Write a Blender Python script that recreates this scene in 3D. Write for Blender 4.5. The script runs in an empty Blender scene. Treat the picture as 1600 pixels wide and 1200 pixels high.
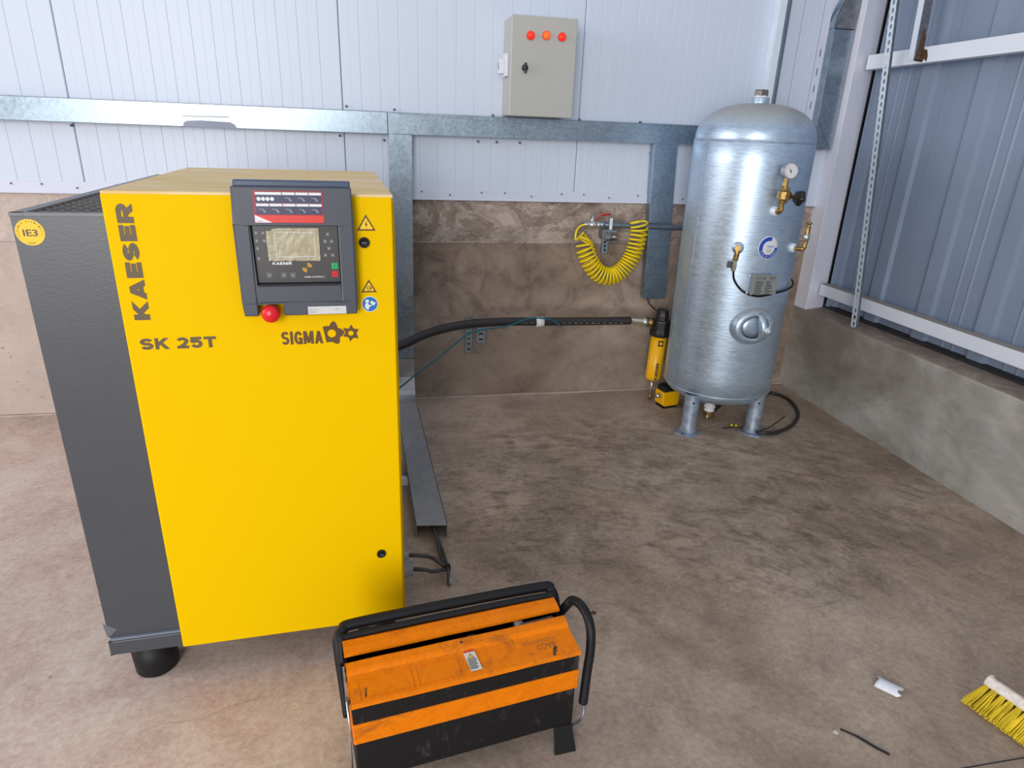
import bpy, bmesh, math, random
from math import sin, cos, pi, radians
from mathutils import Vector, Matrix, Euler, noise
random.seed(7)
S = bpy.context.scene
COL = S.collection

# ------------------------------------------------------------------ camera
FPX = 1015.254
CAM = Vector((0.69897, -3.39162, 1.39555))
EUL = Euler((radians(68.992), radians(-2.0386), radians(-11.5373)), 'XYZ')
cd = bpy.data.cameras.new('camera')
cam = bpy.data.objects.new('camera', cd)
cam.location = CAM
cam.rotation_euler = EUL
cd.sensor_fit = 'HORIZONTAL'
cd.sensor_width = 36.0
cd.lens = FPX / 1600 * 36
cd.clip_start = 0.02
COL.objects.link(cam)
S.camera = cam

# ------------------------------------------------------------------ light
W = bpy.data.worlds.new('world')
S.world = W
W.use_nodes = True
bg = W.node_tree.nodes['Background']
bg.inputs[0].default_value = (0.86, 0.92, 1.0, 1)
bg.inputs[1].default_value = 0.60


def area(name, loc, target, sx, sy, power, colr):
    l = bpy.data.lights.new(name, 'AREA')
    l.shape = 'RECTANGLE'
    l.size = sx
    l.size_y = sy
    l.energy = power
    l.color = colr
    o = bpy.data.objects.new(name, l)
    o.location = loc
    d = Vector(target) - Vector(loc)
    o.rotation_euler = d.to_track_quat('-Z', 'Y').to_euler()
    COL.objects.link(o)
    return o


area('shed_doorway_daylight', (-1.65, -8.2, 2.0), (-1.65, 0, 1.6), 3.0, 3.6, 330, (1.0, 0.98, 0.95))
area('left_opening_daylight', (-6.5, -2.0, 2.6), (0.5, -0.6, 0.6), 3.5, 3.0, 210, (1.0, 0.93, 0.93))
S.view_settings.view_transform = 'Standard'
S.view_settings.look = 'None'
S.view_settings.gamma = 1
S.view_settings.use_curve_mapping = False
S.view_settings.exposure = 0.0

# ------------------------------------------------------------------ helpers: rays
RM = EUL.to_matrix()


def ray(u, v):
    return RM @ Vector(((u - 800) / FPX, -(v - 600) / FPX, -1.0))


def onp(u, v, o, n):
    d = ray(u, v)
    o = Vector(o); n = Vector(n)
    return CAM + d * ((o - CAM).dot(n) / d.dot(n))


def oX(u, v, x): return onp(u, v, (x, 0, 0), (1, 0, 0))
def oY(u, v, y): return onp(u, v, (0, y, 0), (0, 1, 0))
def oZ(u, v, z=0.0): return onp(u, v, (0, 0, z), (0, 0, 1))


# ------------------------------------------------------------------ helpers: materials
def new_mat(name):
    m = bpy.data.materials.new(name)
    m.use_nodes = True
    nt = m.node_tree
    b = nt.nodes['Principled BSDF']
    return m, nt, b


def c4(c): return (c[0], c[1], c[2], 1)


def flat(name, col, rough=0.5, metal=0.0, var=0.06, scale=14, bump=0.0, bscale=120, emit=None, coat=0.0):
    m, nt, b = new_mat(name)
    b.inputs['Roughness'].default_value = rough
    b.inputs['Metallic'].default_value = metal
    b.inputs['Coat Weight'].default_value = coat
    tc = nt.nodes.new('ShaderNodeTexCoord')
    if var > 0:
        n = nt.nodes.new('ShaderNodeTexNoise')
        n.inputs['Scale'].default_value = scale
        n.inputs['Detail'].default_value = 5
        nt.links.new(tc.outputs['Object'], n.inputs['Vector'])
        r = nt.nodes.new('ShaderNodeValToRGB')
        r.color_ramp.elements[0].position = 0.3
        r.color_ramp.elements[1].position = 0.7
        r.color_ramp.elements[0].color = c4([x * (1 - var) for x in col])
        r.color_ramp.elements[1].color = c4([min(1, x * (1 + var)) for x in col])
        nt.links.new(n.outputs[0], r.inputs[0])
        nt.links.new(r.outputs[0], b.inputs['Base Color'])
    else:
        b.inputs['Base Color'].default_value = c4(col)
    if bump > 0:
        n2 = nt.nodes.new('ShaderNodeTexNoise')
        n2.inputs['Scale'].default_value = bscale
        n2.inputs['Detail'].default_value = 3
        nt.links.new(tc.outputs['Object'], n2.inputs['Vector'])
        bp = nt.nodes.new('ShaderNodeBump')
        bp.inputs['Strength'].default_value = bump
        bp.inputs['Distance'].default_value = 0.002
        nt.links.new(n2.outputs[0], bp.inputs['Height'])
        nt.links.new(bp.outputs[0], b.inputs['Normal'])
    if emit:
        b.inputs['Emission Color'].default_value = c4(emit[0])
        b.inputs['Emission Strength'].default_value = emit[1]
    return m


class NT:
    """tiny node-graph helper"""
    def __init__(s, nt):
        s.nt = nt
        s.tc = nt.nodes.new('ShaderNodeTexCoord').outputs['Object']

    def lk(s, a, b): s.nt.links.new(a, b)

    def mp(s, sc=(1, 1, 1), rot=(0, 0, 0), loc=(0, 0, 0)):
        n = s.nt.nodes.new('ShaderNodeMapping')
        n.inputs['Scale'].default_value = sc
        n.inputs['Rotation'].default_value = rot
        n.inputs['Location'].default_value = loc
        s.lk(s.tc, n.inputs['Vector'])
        return n.outputs[0]

    def noise(s, scale, detail=5, rough=0.55, dist=0.0, vec=None):
        n = s.nt.nodes.new('ShaderNodeTexNoise')
        n.inputs['Scale'].default_value = scale
        n.inputs['Detail'].default_value = detail
        n.inputs['Roughness'].default_value = rough
        n.inputs['Distortion'].default_value = dist
        s.lk(vec or s.tc, n.inputs['Vector'])
        return n.outputs[0]

    def voro(s, scale, feat='F1', vec=None, out='Distance'):
        n = s.nt.nodes.new('ShaderNodeTexVoronoi')
        n.feature = feat
        n.inputs['Scale'].default_value = scale
        s.lk(vec or s.tc, n.inputs['Vector'])
        return n.outputs[out]

    def ramp(s, fac, stops):
        n = s.nt.nodes.new('ShaderNodeValToRGB')
        e = n.color_ramp.elements
        e[0].position = stops[0][0]; e[0].color = c4(stops[0][1])
        e[1].position = stops[-1][0]; e[1].color = c4(stops[-1][1])
        for p, c in stops[1:-1]:
            k = e.new(p); k.color = c4(c)
        s.lk(fac, n.inputs[0])
        return n.outputs[0]

    def mix(s, fac, a, b, mode='MIX'):
        n = s.nt.nodes.new('ShaderNodeMix')
        n.data_type = 'RGBA'
        n.blend_type = mode
        if isinstance(fac, (int, float)): n.inputs[0].default_value = fac
        else: s.lk(fac, n.inputs[0])
        for i, x in ((6, a), (7, b)):
            if isinstance(x, tuple): n.inputs[i].default_value = c4(x)
            else: s.lk(x, n.inputs[i])
        return n.outputs[2]

    def math(s, op, a, b=0.0, clamp=False):
        n = s.nt.nodes.new('ShaderNodeMath')
        n.operation = op
        n.use_clamp = clamp
        for i, x in ((0, a), (1, b)):
            if isinstance(x, (int, float)): n.inputs[i].default_value = x
            else: s.lk(x, n.inputs[i])
        return n.outputs[0]

    def sep(s, i):
        n = s.nt.nodes.new('ShaderNodeSeparateXYZ')
        s.lk(s.tc, n.inputs[0])
        return n.outputs[i]

    def spot(s, x, y, z, rx, ry, rz, soft=0.5):
        """1 inside a soft ellipsoid patch with a ragged edge"""
        n = s.nt.nodes.new('ShaderNodeMapping')
        n.vector_type = 'TEXTURE'
        n.inputs['Location'].default_value = (x, y, z)
        n.inputs['Scale'].default_value = (rx, ry, rz)
        s.lk(s.tc, n.inputs['Vector'])
        l = s.nt.nodes.new('ShaderNodeVectorMath')
        l.operation = 'LENGTH'
        s.lk(n.outputs[0], l.inputs[0])
        d = s.math('ADD', l.outputs['Value'], s.math('MULTIPLY', s.math('SUBTRACT', s.noise(5, 5), 0.5), 1.6))
        r = s.nt.nodes.new('ShaderNodeMapRange')
        r.inputs['From Min'].default_value = 1 - soft
        r.inputs['From Max'].default_value = 1 + soft
        r.inputs['To Min'].default_value = 1
        r.inputs['To Max'].default_value = 0
        r.interpolation_type = 'SMOOTHSTEP'
        s.lk(d, r.inputs[0])
        return r.outputs[0]

    def bump(s, b, h, strength=0.3, dist=0.002):
        n = s.nt.nodes.new('ShaderNodeBump')
        n.inputs['Strength'].default_value = strength
        n.inputs['Distance'].default_value = dist
        s.lk(h, n.inputs['Height'])
        s.lk(n.outputs[0], b.inputs['Normal'])


def galv(name, base, rough=0.42, contrast=0.22, scale=60, metal=0.85, stretch=(1, 1, 1), dust=0.0):
    m, nt, b = new_mat(name)
    g = NT(nt)
    v = g.mp(stretch)
    cells = g.voro(scale, vec=v, out='Color')
    bw = nt.nodes.new('ShaderNodeRGBToBW'); g.lk(cells, bw.inputs[0])
    f = g.math('ADD', g.math('MULTIPLY', bw.outputs[0], 0.45), g.math('MULTIPLY', g.noise(9, 6, 0.6, 0.6, v), 0.6))
    lo = tuple(x * (1 - contrast) for x in base)
    hi = tuple(min(1, x * (1 + contrast)) for x in base)
    colr = g.ramp(f, [(0.3, lo), (0.72, hi)])
    if dust > 0:
        geo = nt.nodes.new('ShaderNodeNewGeometry')
        sp = nt.nodes.new('ShaderNodeSeparateXYZ'); g.lk(geo.outputs['Normal'], sp.inputs[0])
        up = g.math('MULTIPLY', g.math('SUBTRACT', sp.outputs[2], 0.35), 1.6, True)
        up = g.math('MULTIPLY', up, dust)
        colr = g.mix(up, colr, (0.30, 0.26, 0.20))
        g.lk(g.math('SUBTRACT', metal, g.math('MULTIPLY', up, 0.8)), b.inputs['Metallic'])
    else:
        b.inputs['Metallic'].default_value = metal
    g.lk(colr, b.inputs['Base Color'])
    g.lk(g.math('ADD', g.math('MULTIPLY', f, 0.2), rough - 0.1), b.inputs['Roughness'])
    g.bump(b, g.noise(22, 5, 0.6, 0.2, v), 0.25, 0.002)
    return m


M = {}
M['galv'] = galv('galvanised_steel', (0.30, 0.37, 0.44), 0.34, 0.13, 85, 0.9)
M['galv_dark'] = galv('galvanised_steel_dull', (0.25, 0.27, 0.29), 0.45)
M['galv_tank'] = galv('galvanised_tank', (0.50, 0.62, 0.76), 0.38, 0.10, 40, 0.75, (1, 1, 5.0), 0.85)
M['galv_leg'] = galv('galvanised_leg', (0.36, 0.43, 0.53), 0.5, 0.2, 30, 0.6)
M['strut_white'] = flat('slotted_strut_zinc', (0.76, 0.84, 0.92), 0.4, 0.15)
M['sheet_white'] = flat('white_wall_sheet', (0.63, 0.695, 0.825), 0.38, 0.0, 0.015, 2)
M['flashing'] = flat('white_flashing', (0.66, 0.69, 0.82), 0.4, 0.0, 0.03, 4)
M['column_white'] = flat('white_painted_steel', (0.79, 0.80, 0.90), 0.45, 0, 0.03, 5)
M['purlin_white'] = flat('white_painted_purlin', (0.82, 0.86, 0.94), 0.45, 0, 0.03, 5)
M['dusty_top'] = flat('dusty_steel', (0.35, 0.30, 0.27), 0.8)
M['cladding'] = flat('blue_grey_cladding', (0.235, 0.292, 0.395), 0.45, 0.0, 0.08, 3)
M['black'] = flat('black_rubber', (0.010, 0.010, 0.012), 0.5)
M['black'].node_tree.nodes['Principled BSDF'].inputs['Specular IOR Level'].default_value = 0.3
M['black_gloss'] = flat('black_plastic', (0.015, 0.015, 0.018), 0.3)
M['gap'] = flat('dark_joint_filler', (0.03, 0.03, 0.035), 0.9)
M['yellow'] = flat('yellow_powder_coat', (0.86, 0.535, 0.0), 0.5, 0, 0.012, 2, 0.04, 260)
M['yellow'].node_tree.nodes['Principled BSDF'].inputs['Specular IOR Level'].default_value = 0.04
M['anthracite'] = flat('anthracite_powder_coat', (0.062, 0.068, 0.080), 0.34, 0, 0.04, 5, 0.12, 200)
M['panel_grey'] = flat('grey_control_housing', (0.062, 0.070, 0.092), 0.42, 0, 0.03, 10)
M['panel_face'] = flat('control_foil', (0.06, 0.055, 0.055), 0.3)
M['key'] = flat('foil_key', (0.12, 0.12, 0.13), 0.35)
M['key_edge'] = flat('key_outline', (0.25, 0.25, 0.26), 0.4)
M['print_grey'] = flat('umbra_lettering', (0.115, 0.075, 0.035), 0.5, 0, 0)
M['print_brown'] = flat('brown_lettering', (0.12, 0.055, 0.01), 0.5, 0, 0)
M['white'] = flat('white_print', (0.75, 0.76, 0.78), 0.5, 0, 0)
M['paper'] = flat('paper_label', (0.62, 0.62, 0.60), 0.6, 0, 0.03)
M['ink'] = flat('black_ink', (0.03, 0.03, 0.03), 0.6, 0, 0)
M['red'] = flat('red_plastic', (0.72, 0.01, 0.02), 0.3, 0, 0)
M['red_foil'] = flat('red_label', (0.70, 0.04, 0.03), 0.4, 0, 0)
M['darkred'] = flat('dark_red_label', (0.30, 0.02, 0.04), 0.4, 0, 0)
M['navy'] = flat('navy_label', (0.03, 0.045, 0.11), 0.35, 0, 0)
M['green'] = flat('green_key', (0.0, 0.42, 0.10), 0.35, 0, 0)
M['blue_sign'] = flat('blue_sign', (0.01, 0.16, 0.47), 0.4, 0, 0)
M['royal'] = flat('royal_blue_sticker', (0.01, 0.07, 0.45), 0.4, 0, 0)
M['sticker_yellow'] = flat('yellow_sticker', (0.95, 0.55, 0.0), 0.45, 0, 0)
M['warn_yellow'] = flat('warning_yellow', (0.95, 0.62, 0.0), 0.45, 0, 0)
M['brass'] = flat('brass', (0.36, 0.225, 0.075), 0.32, 0.85, 0.35, 60)
M['chrome'] = flat('nickel_steel', (0.62, 0.62, 0.60), 0.28, 0.9, 0.08, 60)
M['cabinet'] = flat('pebble_grey_enclosure', (0.455, 0.46, 0.43), 0.45, 0, 0.015, 3, 0.05, 200)
M['lamp_red'] = flat('red_indicator', (0.9, 0.02, 0.005), 0.3, 0, 0, emit=((1, 0.02, 0.005), 0.8))
M['lamp_lit'] = flat('lit_indicator', (1.0, 0.06, 0.01), 0.3, 0, 0, emit=((1, 0.10, 0.01), 1.2))
M['coil_yellow'] = flat('yellow_polyurethane', (0.88, 0.66, 0.0), 0.3, 0, 0.03)
M['pipe'] = flat('grey_steel_pipe', (0.17, 0.20, 0.24), 0.4, 0.6, 0.12, 30)
M['hose'] = flat('black_hose_rubber', (0.028, 0.024, 0.024), 0.42)
M['teal'] = flat('teal_tube', (0.0, 0.12, 0.16), 0.4)
M['pvc_white'] = flat('white_plastic', (0.72, 0.74, 0.82), 0.4, 0, 0.02)
M['gland_grey'] = flat('grey_cable_gland', (0.36, 0.37, 0.42), 0.45)
M['cable'] = flat('grey_cable_jacket', (0.06, 0.06, 0.065), 0.5)
M['filter_yellow'] = flat('filter_yellow', (0.92, 0.48, 0.0), 0.35, 0, 0.03)
M['gauge_face'] = flat('gauge_dial', (0.70, 0.70, 0.72), 0.4, 0, 0)
M['nameplate'] = flat('aluminium_nameplate', (0.32, 0.34, 0.33), 0.4, 0.4, 0.05)
M['bristle'] = flat('yellow_bristle', (0.78, 0.60, 0.04), 0.55, 0, 0.2, 30)
M['rust'] = flat('rust_stain', (0.085, 0.045, 0.025), 0.85, 0, 0.5, 60)
M['tool_steel'] = flat('oily_tool_steel', (0.22, 0.22, 0.25), 0.4, 0.6, 0.4, 30)
M['stone'] = flat('mortar_crumb', (0.5, 0.45, 0.41), 0.9, 0, 0.1)


def mk_dusty_yellow():
    m, nt, b = new_mat('dusty_yellow_top')
    g = NT(nt)
    f = g.noise(4, 6, 0.6, 0.8, g.mp((0.6, 2.5, 1)))
    colr = g.ramp(f, [(0.32, (0.72, 0.48, 0.17)), (0.52, (0.80, 0.58, 0.27)), (0.62, (0.78, 0.64, 0.42)), (0.75, (0.82, 0.73, 0.55))])
    g.lk(colr, b.inputs['Base Color'])
    b.inputs['Roughness'].default_value = 0.6
    return m


M['yellow_dusty'] = mk_dusty_yellow()


def mk_floor():
    m, nt, b = new_mat('trowelled_concrete_floor')
    g = NT(nt)
    big = g.noise(1.2, 8, 0.62, 0.7)
    colr = g.ramp(big, [(0.36, (0.315, 0.230, 0.170)), (0.5, (0.405, 0.305, 0.232)), (0.64, (0.49, 0.385, 0.305))])
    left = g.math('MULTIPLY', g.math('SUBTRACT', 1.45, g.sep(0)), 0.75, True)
    colr = g.mix(g.math('MULTIPLY', left, 0.85), colr, (0.70, 0.555, 0.48))  # brighter daylight side on the left, mixed into the floor colour
    # trowel marks: long thin arcs
    wv = nt.nodes.new('ShaderNodeVectorMath'); wv.operation = 'LENGTH'
    mp0 = g.mp((1, 1, 0), (0, 0, 0), (-1.2, 2.6, 0))
    g.lk(mp0, wv.inputs[0])
    at = nt.nodes.new('ShaderNodeMath'); at.operation = 'ARCTAN2'
    sp = nt.nodes.new('ShaderNodeSeparateXYZ'); g.lk(mp0, sp.inputs[0])
    g.lk(sp.outputs[1], at.inputs[0]); g.lk(sp.outputs[0], at.inputs[1])
    cb_ = nt.nodes.new('ShaderNodeCombineXYZ')
    g.lk(g.math('MULTIPLY', wv.outputs['Value'], 7.0), cb_.inputs[0])
    g.lk(g.math('MULTIPLY', at.outputs[0], 3.2), cb_.inputs[1])
    polar = cb_.outputs[0]
    arcs = g.noise(3.6, 9, 0.74, 0.9, polar)
    lines = g.noise(13, 6, 0.8, 0.5, g.mp((1.0, 5.0, 1), (0, 0, -0.25)))
    mid = g.noise(6.5, 8, 0.7, 0.8)
    zone = g.math('MAXIMUM', g.math('MAXIMUM', g.spot(1.8, -0.85, 0, 0.95, 0.42, 1), g.spot(2.65, -1.2, 0, 0.5, 0.6, 1)),
                  g.math('MAXIMUM', g.spot(1.35, -1.35, 0, 0.4, 0.4, 1), g.spot(2.1, -1.55, 0, 0.8, 0.32, 1)))
    dk1 = g.math('MULTIPLY', g.math('SUBTRACT', g.math('ADD', g.math('MULTIPLY', arcs, 0.5), g.math('MULTIPLY', mid, 0.5)), 0.46), 7, True)
    dkn = g.math('MULTIPLY', dk1, g.math('ADD', g.math('MULTIPLY', zone, 0.66), 0.14))
    colr = g.mix(dkn, colr, (0.150, 0.105, 0.076))
    hz = g.math('MULTIPLY', g.math('SUBTRACT', lines, 0.55), 6, True)
    hz = g.math('MULTIPLY', hz, g.math('ADD', g.math('MULTIPLY', zone, 0.55), 0.15))
    colr = g.mix(hz, colr, (0.56, 0.425, 0.32))
    th = g.math('MULTIPLY', g.math('SUBTRACT', g.noise(20, 7, 0.8, 1.0, g.mp((1.0, 4.4, 1), (0, 0, 0.3))), 0.55), 9, True)
    colr = g.mix(g.math('MULTIPLY', th, g.math('ADD', g.math('MULTIPLY', zone, 0.45), 0.15)), colr, (0.20, 0.145, 0.105))
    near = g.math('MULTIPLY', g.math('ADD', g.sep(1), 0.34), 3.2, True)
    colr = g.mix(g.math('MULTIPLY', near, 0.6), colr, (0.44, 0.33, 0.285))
    blot = g.noise(3.3, 9, 0.78, 0.4)
    colr = g.mix(0.9, colr, g.ramp(blot, [(0.38, (0.37, 0.37, 0.37)), (0.5, (0.49, 0.49, 0.49)), (0.62, (0.58, 0.578, 0.575))]), 'OVERLAY')
    fine = g.noise(60, 5, 0.75)
    colr = g.mix(0.5, colr, g.ramp(fine, [(0.38, (0.36, 0.36, 0.36)), (0.62, (0.61, 0.61, 0.61))]), 'OVERLAY')
    n = nt.nodes.new('ShaderNodeVectorMath'); n.operation = 'ADD'
    nn = nt.nodes.new('ShaderNodeTexNoise'); nn.inputs['Scale'].default_value = 1.6; nn.inputs['Detail'].default_value = 6
    g.lk(g.tc, nn.inputs['Vector'])
    sc = nt.nodes.new('ShaderNodeVectorMath'); sc.operation = 'SCALE'; sc.inputs['Scale'].default_value = 0.35
    g.lk(nn.outputs['Color'], sc.inputs[0])
    g.lk(g.tc, n.inputs[0]); g.lk(sc.outputs[0], n.inputs[1])
    cr = g.voro(1.1, 'DISTANCE_TO_EDGE', n.outputs[0])
    crk = g.math('SUBTRACT', 1.0, g.math('MULTIPLY', cr, 380), True)
    crk = g.math('MULTIPLY', crk, g.math('MULTIPLY', g.math('SUBTRACT', g.noise(1.9, 2), 0.46), 6, True))
    colr = g.mix(g.math('MULTIPLY', crk, 0.32), colr, (0.14, 0.10, 0.085))
    dots = g.voro(9, 'F1')
    dk = g.math('SUBTRACT', 1.0, g.math('MULTIPLY', dots, 16), True)
    dk = g.math('MULTIPLY', dk, g.math('MULTIPLY', g.math('SUBTRACT', g.noise(3.1, 1), 0.52), 8, True))
    colr = g.mix(g.math('MULTIPLY', dk, 0.8), colr, (0.10, 0.075, 0.06))
    g.lk(colr, b.inputs['Base Color'])
    g.lk(g.math('ADD', g.math('MULTIPLY', mid, 0.3), 0.5), b.inputs['Roughness'])
    b.inputs['Specular IOR Level'].default_value = 0.3
    g.bump(b, g.math('ADD', g.math('ADD', mid, g.math('MULTIPLY', lines, 0.5)), g.math('MULTIPLY', arcs, 0.6)), 0.28, 0.004)
    return m


def mk_backwall():
    m, nt, b = new_mat('cast_concrete_back_wall')
    g = NT(nt)
    big = g.noise(1.6, 7, 0.62, 0.6)
    lower = g.ramp(big, [(0.38, (0.215, 0.158, 0.120)), (0.5, (0.30, 0.228, 0.178)), (0.62, (0.385, 0.305, 0.248))])
    swirl = g.noise(2.6, 9, 0.70, 2.6, g.mp((1.0, 1, 1.5)))
    upper = g.ramp(swirl, [(0.36, (0.20, 0.150, 0.118)), (0.45, (0.34, 0.27, 0.225)), (0.48, (0.22, 0.17, 0.135)), (0.51, (0.47, 0.39, 0.34)), (0.56, (0.36, 0.29, 0.245)), (0.64, (0.50, 0.415, 0.365))])
    z = g.sep(2)
    wob = g.math('ADD', z, g.math('MULTIPLY', g.noise(6, 3), 0.006))
    up = g.math('MULTIPLY', g.math('SUBTRACT', wob, 0.858), 250, True)
    colr = g.mix(up, lower, upper)
    blot = g.noise(7, 8, 0.72, 0.7)
    colr = g.mix(0.75, colr, g.ramp(blot, [(0.38, (0.30, 0.295, 0.29)), (0.5, (0.5, 0.5, 0.5)), (0.62, (0.64, 0.64, 0.635))]), 'OVERLAY')
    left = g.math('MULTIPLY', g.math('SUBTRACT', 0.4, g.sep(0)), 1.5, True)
    colr = g.mix(g.math('MULTIPLY', left, 0.60), colr, (0.66, 0.55, 0.49))  # light gradient painted in: wall colour lifts towards the left
    lowdk = g.math('MULTIPLY', g.spot(1.5, 0, 0.2, 0.75, 1, 0.2), g.math('MULTIPLY', g.math('SUBTRACT', blot, 0.3), 2.5, True))  # darker blotches low on the wall
    colr = g.mix(g.math('MULTIPLY', lowdk, 0.6), colr, (0.125, 0.10, 0.078))
    spk = g.noise(26, 8, 0.85, 0.6, g.mp((0.7, 1, 1.4)))
    sk = g.math('MULTIPLY', g.math('SUBTRACT', spk, 0.57), 12, True)
    colr = g.mix(g.math('MULTIPLY', sk, g.math('MULTIPLY', g.math('SUBTRACT', g.noise(2.6, 3), 0.40), 3.2, True)), colr, (0.115, 0.078, 0.056))
    pale = g.math('MULTIPLY', g.math('SUBTRACT', g.noise(17, 7, 0.8), 0.60), 9, True)
    colr = g.mix(g.math('MULTIPLY', pale, 0.35), colr, (0.5, 0.43, 0.37))
    holes = g.voro(14)
    hk = g.math('SUBTRACT', 1.0, g.math('MULTIPLY', holes, 16), True)
    hk = g.math('MULTIPLY', hk, g.math('MULTIPLY', g.math('SUBTRACT', g.noise(4, 2), 0.5), 6, True))
    colr = g.mix(g.math('MULTIPLY', hk, 0.7), colr, (0.06, 0.045, 0.035))
    g.lk(colr, b.inputs['Base Color'])
    b.inputs['Roughness'].default_value = 0.85
    g.bump(b, g.math('SUBTRACT', g.math('ADD', blot, swirl), g.math('MULTIPLY', hk, 1.5)), 0.4, 0.006)
    return m


def mk_sidewall():
    m, nt, b = new_mat('smooth_concrete_side_wall')
    g = NT(nt)
    big = g.noise(1.8, 6, 0.6, 0.9)
    colr = g.ramp(big, [(0.38, (0.33, 0.305, 0.275)), (0.5, (0.42, 0.395, 0.365)), (0.64, (0.50, 0.48, 0.455))])
    mid = g.noise(8, 7, 0.66, 0.8, g.mp((1, 0.7, 1.3), (0.5, 0, 0)))
    shade = g.spot(3.15, -0.25, 0.42, 1, 0.75, 0.22)  # shade near the tank and corner, painted into the concrete colour
    colr = g.mix(g.math('MULTIPLY', shade, 0.6), colr, (0.235, 0.19, 0.155))
    colr = g.mix(0.7, colr, g.ramp(mid, [(0.33, (0.36, 0.36, 0.36)), (0.68, (0.60, 0.60, 0.59))]), 'OVERLAY')
    g.lk(colr, b.inputs['Base Color'])
    b.inputs['Roughness'].default_value = 0.8
    g.bump(b, mid, 0.25, 0.004)
    return m


def mk_ledge():
    m, nt, b = new_mat('dusty_concrete_ledge')
    g = NT(nt)
    mid = g.noise(9, 7, 0.7, 0.8)
    g.lk(g.ramp(mid, [(0.35, (0.24, 0.18, 0.145)), (0.6, (0.38, 0.30, 0.25)), (0.75, (0.50, 0.44, 0.39))]), b.inputs['Base Color'])
    b.inputs['Roughness'].default_value = 0.9
    g.bump(b, mid, 0.4, 0.006)
    return m


def mk_orange():
    m, nt, b = new_mat('worn_orange_paint')
    g = NT(nt)
    w = g.noise(11, 8, 0.72, 1.0, g.mp((1, 1.4, 1.4)))
    w2 = g.noise(38, 4, 0.7, 1.2)
    base = g.ramp(w2, [(0.35, (0.76, 0.185, 0.001)), (0.65, (0.88, 0.225, 0.002))])
    f = g.math('MULTIPLY', g.math('SUBTRACT', w, 0.565), 6, True)
    colr = g.mix(g.math('MULTIPLY', f, 0.7), base, (0.20, 0.085, 0.03))
    f2 = g.math('MULTIPLY', g.math('SUBTRACT', g.noise(6, 6, 0.7), 0.58), 4, True)
    colr = g.mix(g.math('MULTIPLY', f2, 0.5), colr, (0.42, 0.20, 0.09))
    st = g.noise(4.5, 7, 0.75, 0.6, g.mp((1, 1.5, 1.5), (0, 0, 0), (3.3, 1.1, 0)))
    f3 = g.math('MULTIPLY', g.math('SUBTRACT', st, 0.565), 9, True)
    colr = g.mix(g.math('MULTIPLY', f3, 0.6), colr, (0.14, 0.055, 0.02))
    g.lk(colr, b.inputs['Base Color'])
    b.inputs['Roughness'].default_value = 0.48
    b.inputs['Specular IOR Level'].default_value = 0.15
    return m


def mk_blacktin():
    m, nt, b = new_mat('scuffed_black_paint')
    g = NT(nt)
    w = g.noise(16, 8, 0.78, 0.5, g.mp((1, 1, 0.5)))
    f = g.math('MULTIPLY', g.math('SUBTRACT', w, 0.56), 7, True)
    g.lk(g.mix(g.math('MULTIPLY', f, 0.45), (0.010, 0.010, 0.011), (0.13, 0.12, 0.115)), b.inputs['Base Color'])
    b.inputs['Roughness'].default_value = 0.5
    b.inputs['Specular IOR Level'].default_value = 0.25
    return m


def mk_wood(name, a, bcol):
    m, nt, b = new_mat(name)
    g = NT(nt)
    w = g.noise(14, 6, 0.6, 0.4, g.mp((0.5, 6, 6), (0, 0, radians(-42))))
    g.lk(g.ramp(w, [(0.35, a), (0.65, bcol)]), b.inputs['Base Color'])
    b.inputs['Roughness'].default_value = 0.6
    return m


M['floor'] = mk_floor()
M['back_concrete'] = mk_backwall()
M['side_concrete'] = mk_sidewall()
M['ledge'] = mk_ledge()
M['orange'] = mk_orange()
M['black_tin'] = mk_blacktin()
M['wood'] = mk_wood('pale_broom_wood', (0.62, 0.55, 0.50), (0.80, 0.75, 0.71))
M['wood_brown'] = mk_wood('brown_broom_wood', (0.26, 0.17, 0.12), (0.36, 0.25, 0.19))


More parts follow.
